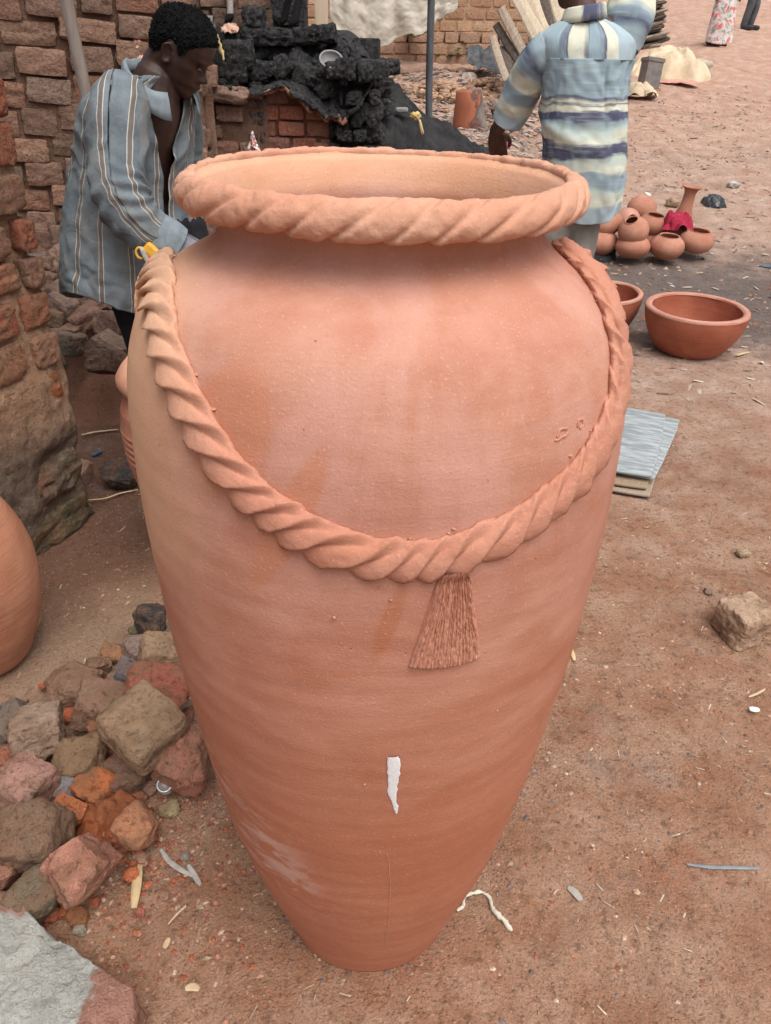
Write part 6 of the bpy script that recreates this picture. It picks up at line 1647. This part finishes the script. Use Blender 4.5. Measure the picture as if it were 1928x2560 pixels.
# trousers
tp = [limb([hipR + Vector((0, 0, .10)), hipR, knR, anR + Vector((0, 0, .0))], [.13, .118, .092, .085]), limb([hipL + Vector((0, 0, .10)), hipL, knL, anL], [.13, .118, .092, .085]), limb([(hipR + hipL) / 2 + Vector((0, 0, .12)), (hipR + hipL) / 2], [.14, .13])]
o = voxel('trousers', tp, .008, M['black_cloth'], 4); me = o.data
co = np.empty(len(me.vertices) * 3); me.vertices.foreach_get('co', co); co = co.reshape(-1, 3); nn = np.empty(len(co) * 3); me.vertex_normals.foreach_get('vector', nn)
co += nn.reshape(-1, 3) * (wrinkle(np.arctan2(co[:, 1] - 2.75, co[:, 0] + .75) * .15, co[:, 2], 5) * .006)[:, None]; me.vertices.foreach_set('co', co.ravel()); me.update(); local(o, P1)
# packet tucked at his side
M['yellow'] = simple('yellow_wrap', (.62, .30, .03), (.70, .40, .06), 60, .5, .2, .002, 90, .4, kind='Position'); M['red'] = simple('red_wrap', (.50, .06, .04), (.58, .10, .06), 60, .5, .2, .002, 90, .4, kind='Position')
c = J(375, 632, 2.37); s = mpp(c)
pk = empty('packet', c, 'yellow and red packet with a grey strap hanging beside the rolled cuff', 'packet')
for nm, m_, dx, dz, w, hh, ang_ in (('wrapper', 'yellow', 6, 4, 14, 22, -.75), ('wrapper', 'red', 8, -14, 13, 16, -.5), ('strap', 'splinter', -9, -6, 5, 24, -.35)):
    V, F = rock_vf(77, 8, 5, 1, .95, .05); obj(nm, mesh(nm, V, F, M[m_]), pk, loc=(dx * s, -.012 if nm == 'strap' else 0, dz * s), scale=(w * s, .012, hh * s), rot=(0, ang_, 0))
a_ = np.linspace(0, 2 * np.pi, 30); V, F = tube(np.stack([np.cos(a_) * 11 * s - 21 * s, 0 * a_ - .01, np.sin(a_) * 13 * s + 1 * s], -1), .004, 8, False); obj('ring', mesh('ring', V, F, M['yellow']), pk)

# ---------------- the man in the painted shirt, seen from behind
P2 = empty('person', (.88, 3.8, 0), 'man seen from behind in a blue and cream painted short-sleeved shirt, right arm raised', 'person')
fd2 = (.06, 1.0)
J2 = lambda px, py, y=3.8: at_y(px, py, y)
sL, eL, wL = J2(1358, 128), J2(1278, 278, 3.96), J2(1240, 326, 4.12)
sR, eR, wR = J2(1572, 112), J2(1590, -110, 3.98), J2(1560, -260, 4.1)
nb2 = J2(1462, 52, 3.78)
HM2 = head_frame(J2(1438, -72, 3.84), (-.35, 1), R(8))
h2R, h2L = Vector((.885, 3.8, .86)), Vector((.765, 3.8, .86)); k2R, k2L = Vector((.885, 3.79, .47)), Vector((.745, 3.80, .47)); a2R, a2L = Vector((.875, 3.84, .08)), Vector((.72, 3.84, .08))
parts = [(xform(head_vf()[0], HM2), head_vf()[1]), (xform(ear_vf(1)[0], HM2), ear_vf(1)[1]), (xform(ear_vf(-1)[0], HM2), ear_vf(-1)[1]),
         limb([J2(1440, -50, 3.82), J2(1446, -10, 3.80), nb2], [.065, .060, .064]), limb([nb2, J2(1464, 140), J2(1462, 300), J2(1460, 450), J2(1456, 540)], [.07, .11, .11, .10, .08]),
         limb([nb2, sL], [.06, .055]), limb([nb2, sR], [.06, .055]), limb([sL, eL, wL], [.055, .044, .031]), limb([sR, eR, wR], [.055, .044, .030]),
         limb([h2R, k2R, a2R], [.075, .052, .04]), limb([h2L, k2L, a2L], [.075, .052, .04]),
         limb([a2R, a2R + Vector((.01, .10, -.03)), a2R + Vector((.02, .19, -.045))], [.042, .038, .028]), limb([a2L, a2L + Vector((-.01, .10, -.03)), a2L + Vector((-.02, .19, -.045))], [.042, .038, .028])]
fw_ = (Vector(J2(1246, 392, 4.17)) - wL)
parts += hand_parts(wL, fw_, (-.15, -1., .15), -1, [(.08, .18, .15), (.12, .22, .2), (.16, .26, .2), (.2, .3, .25)], 1.12)
parts += hand_parts(wR, (-.2, .3, .9), (.2, -.9, .3), -1, [(.3, .4, .3)] * 4)
local(voxel('body', parts, .0048, M['skin_arm'], 2), P2)
local(hair_obj(None, HM2, 1.0, 9), P2)
def fold2(u, v, ph):                     # box pleat under the yoke, and a fold across the small of the back
    x = (ph - np.pi) * .21
    return -.008 * np.exp(-((x + .06) / .006) ** 2) * sstep(.30, .5, v) + .012 * np.exp(-((v - .30 - .35 * x) / .03) ** 2) * sstep(-.1, .08, x) + .008 * np.sin(x * 42 + 3 * v) * (1 - sstep(0, .35, v))
secs2 = [(J2(1462, 536), .142, .12, .125), (J2(1463, 500), .158, .135, .14), (J2(1463, 400), .180, .15, .16), (J2(1461, 300), .180, .145, .155), (J2(1462, 225), .178, .135, .145), (J2(1464, 165), .186, .13, .14), (J2(1466, 146), .192, .128, .138)]
local(fobj('shirt', garment(secs2, 170, 200, fd2, None, .0080, 21, .022, fold2), M['painted_back'], None), P2)
secs2y = [(J2(1466, 149), .194, .13, .141), (J2(1467, 118), .202, .125, .134), (J2(1468, 88), .190, .110, .112), (J2(1467, 66), .145, .09, .09), (J2(1464, 50), .090, .075, .072), (J2(1462, 40), .076, .068, .066)]
local(fobj('yoke', garment(secs2y, 70, 200, fd2, None, .0060, 23, 0.), M['painted_yoke'], None), P2)
local(fobj('sleeve', sleeve([J2(1382, 112), J2(1350, 150, 3.82), J2(1318, 205, 3.88), J2(1290, 258, 3.93), J2(1268, 304, 3.97)], [.070, .080, .079, .074, .067], 110, 80, 31, .0065), M['painted_sleeve'], None), P2)
local(fobj('sleeve', sleeve([J2(1548, 120), J2(1570, 55, 3.82), J2(1584, -20, 3.88), J2(1592, -95, 3.95)], [.078, .096, .088, .08], 110, 80, 33, .0065), M['painted_sleeve'], None), P2)
ph = np.linspace(0, 2 * np.pi, 80); cc = np.array(J2(1460, 44, 3.79)); rows = []
for k, (dz, rr) in enumerate(((.0, .068), (.022, .070), (.038, .073), (.044, .077), (.036, .083), (.012, .089), (-.012, .096))):
    q = cc + np.stack([np.sin(ph) * rr, np.cos(ph) * rr, 0 * ph + dz + .012 * np.sin(ph)], -1); rows.append(q)
V = np.stack(rows).reshape(-1, 3); uv = np.stack([np.tile(ph * .05, 7), np.repeat(np.arange(7) * .02, 80)], -1)
o = obj('collar', mesh('collar', V, grid_faces(7, 80), M['painted_collar'], uv=uv)); o.modifiers.new('t', 'SOLIDIFY').thickness = .003; local(o, P2)
tp = [limb([h2R + Vector((-.02, 0, .10)), h2R, k2R, a2R + Vector((0, -.02, 0))], [.105, .092, .08, .078]), limb([h2L + Vector((.02, 0, .10)), h2L, k2L, a2L + Vector((0, -.02, 0))], [.12, .108, .088, .082]), limb([Vector((.87, 3.8, 1.04)), Vector((.86, 3.8, .97)), Vector((.85, 3.8, .88))], [.115, .122, .115])]
o = voxel('trousers', tp, .008, M['grey_cloth'], 4); me = o.data
co = np.empty(len(me.vertices) * 3); me.vertices.foreach_get('co', co); co = co.reshape(-1, 3); nn = np.empty(len(co) * 3); me.vertex_normals.foreach_get('vector', nn)
co += nn.reshape(-1, 3) * (wrinkle(co[:, 0] * .9, co[:, 2], 15) * .0075)[:, None]; me.vertices.foreach_set('co', co.ravel()); me.update(); local(o, P2)
M['shoe'] = simple('dark_shoe', (.02, .02, .022), (.04, .04, .042), 30, .6, .2, .002, 90, .3, kind='Position')

# ---------------- two people far up the yard, seen from the waist down
def mat_floral():
    t = Mt('floral_cloth', .85, .2); pos = t.coord('Position'); n = t.noise(pos, 11, 3, .6, .6); m = t.noise(t.map(pos, loc=(5, 2, 1)), 12, 3, .6, .6)
    col = t.mix(t.ss(n, .52, .58), (.60, .57, .55), (.60, .17, .16)); col = t.mix(t.ss(m, .56, .62), col, (.25, .33, .29)); return t.out(col)
M['floral'] = mat_floral()
def far_person(px, py, lab, woman):
    g_ = on_ground(px, py); e = empty('person', g_, lab, 'person')
    def leg(x, y0, y1): return limb([(x, 0, .88), (x, y0, .47), (x, y1, .08)], [.085, .057, .04], 12)
    parts = [limb([(0, 0, 1.48), (0, 0, 1.42), (0, 0, 1.2), (0, 0, .92)], [.06, .11, .125, .14], 16), limb([(0, 0, 1.45), (-.18, 0, 1.40), (-.22, .02, 1.12), (-.2, -.06, .88)], [.06, .055, .042, .03], 12), limb([(0, 0, 1.45), (.18, 0, 1.40), (.22, .02, 1.12), (.2, -.06, .88)], [.06, .055, .042, .03], 12),
             limb([(0, -.02, 1.60), (0, 0, 1.46)], [.06, .055], 12), (head_vf()[0] @ np.diag([1, -1, 1]) + np.array([0, -.02, 1.66]), [f_[::-1] for f_ in head_vf()[1]]), leg(-.09, .02, .08), leg(.09, -.06, -.02)]
    for x, y in ((-.09, .08), (.09, -.02)): parts.append(limb([(x, y, .07), (x, y - .09, .04), (x, y - .16, .03)], [.04, .036, .028], 10))
    for sx in (-1, 1): parts += hand_parts((sx * .2, -.06, .88), (0, -.15, -1), (sx, 0, 0), 1, [(.2, .3, .2)] * 4)
    o = voxel('body', parts, .011, M['skin_arm'], 2); o.parent = e
    secs = [((0, 0, .80), .17, .14, .14), ((0, 0, 1.0), .165, .13, .13), ((0, 0, 1.25), .17, .13, .13), ((0, 0, 1.42), .19, .11, .11), ((0, 0, 1.49), .08, .075, .075)]
    fobj('shirt', garment(secs, 40, 48, (0, -1), None, .006, 3, .0), M['floral' if woman else 'stripe_plain'], e)
    if woman:
        secs = [((0, 0, .06), .235, .2, .2), ((0, 0, .35), .22, .18, .18), ((0, 0, .7), .19, .16, .16), ((0, 0, .95), .165, .135, .135)]
        fobj('skirt', garment(secs, 60, 70, (0, -1), None, .012, 8, .02), M['floral'], e)
        secs = [((.02, 0, .015), .13, .12, .12), ((.02, 0, .10), .16, .14, .14)]
        fobj('underskirt', garment(secs, 12, 40, (0, -1), None, .006, 8, .0), M['red_cloth'], e)
    else:
        tp = [limb([(x, 0, .95), (x, 0, .88), (x, y0, .47), (x, y1, .1)], [.12, .105, .085, .07], 14) for x, y0, y1 in ((-.09, .02, .08), (.09, -.06, -.02))]
        o = voxel('trousers', tp, .012, M['tar_sheet'], 3); o.parent = e
        V, F = tube(np.array([(.17, -.01, .9), (.165, -.06, .47), (.15, -.02, .12)]), .012, 8); obj('side_stripe', mesh('side_stripe', V, F, M['red']), e)
        for x, y in ((-.09, .06), (.09, -.04)):
            V, F = rock_vf(3, 10, 2.6, 0, 1, 0); obj('shoe', mesh('shoe', V, F, M['shoe']), e, loc=(x, y - .06, .045), scale=(.052, .14, .055))
    return e
e = far_person(1793, 118, 'woman far up the yard in a long pink and white floral skirt', True)
e = far_person(1868, 76, 'person far up the yard in dark trousers with a red side stripe and black shoes', False); e.rotation_euler = (0, 0, 1.0)

# ---------------- goat on the kiln
ga = at_y(660, 62, 5.78); GZ_ = ga.z
G = empty('goat', ga, 'black goat with white forelegs standing on top of the kiln, body above the frame', 'goat')
def gp(px, py, y=5.78): v = at_y(px, py, y) - ga; return v
fl, fr_ = gp(577, 58, 5.70), gp(606, 50, 5.84); hl, hr = gp(712, 62, 5.84), gp(738, 66, 5.70)
parts = [limb([(-.20, 0, .60), (-.10, 0, .585), (.05, 0, .575), (.20, 0, .60), (.26, 0, .59)], [.10, .128, .135, .125, .08], 18),
         limb([(-.18, 0, .64), (-.27, 0, .74), (-.33, 0, .84)], [.085, .062, .05], 14), limb([(-.31, 0, .86), (-.40, 0, .83), (-.47, 0, .79)], [.052, .042, .028], 14),
         limb([(-.30, .045, .89), (-.27, .11, .86)], [.018, .012], 8), limb([(-.30, -.045, .89), (-.27, -.11, .86)], [.018, .012], 8), limb([(-.31, .03, .91), (-.25, .05, 1.0)], [.012, .005], 8), limb([(-.31, -.03, .91), (-.25, -.05, 1.0)], [.012, .005], 8), limb([(.30, 0, .64), (.36, 0, .70)], [.025, .015], 8)]
for (p, sy) in ((fl, -.06), (fr_, .06)):
    parts.append(limb([(p.x + .02, sy, .56), (p.x + .025, p.y, .42), (p.x + .0, p.y, .26), (p.x + .005, p.y, .10), (p.x, p.y, p.z + .03)], [.062, .042, .030, .021, .022], 12)); parts.append(limb([(p.x, p.y, p.z + .035), (p.x - .018, p.y, p.z + .016)], [.024, .020], 10))
for (p, sy) in ((hl, .06), (hr, -.06)):
    parts.append(limb([(.18, sy, .58), (.15, p.y, .44), (p.x + .09, p.y, .30), (p.x + .03, p.y, .13), (p.x, p.y, p.z + .03)], [.085, .062, .036, .023, .023], 12)); parts.append(limb([(p.x, p.y, p.z + .035), (p.x - .018, p.y, p.z + .016)], [.025, .021], 10))
M['goat'] = mat_tint('goat_hair', .85, .5, 160)
o = voxel('body', parts, .008, M['goat'], 3); o.parent = G
me = o.data; co = np.empty(len(me.vertices) * 3); me.vertices.foreach_get('co', co); co = co.reshape(-1, 3)
wht = ((co[:, 0] < -.06) & (co[:, 2] < .5) & (co[:, 2] > .055)) | ((co[:, 0] > .0) & (co[:, 1] < -.02) & (co[:, 2] > .2) & (co[:, 2] < .36) & (co[:, 0] > .19))
cl = np.where(wht[:, None], np.array([.50, .46, .42]), np.array([.018, .017, .018])); at = me.color_attributes.new('tint', 'FLOAT_COLOR', 'POINT'); at.data.foreach_set('color', np.c_[cl, np.ones(len(cl))].ravel())
for sy in (1, -1):
    V, F = rock_vf(2, 6, 2, 0, 1, 0); obj('eye', mesh('eye', V, F, M['shoe']), G, loc=(-.37, sy * .036, .862), scale=(.009, .006, .007))
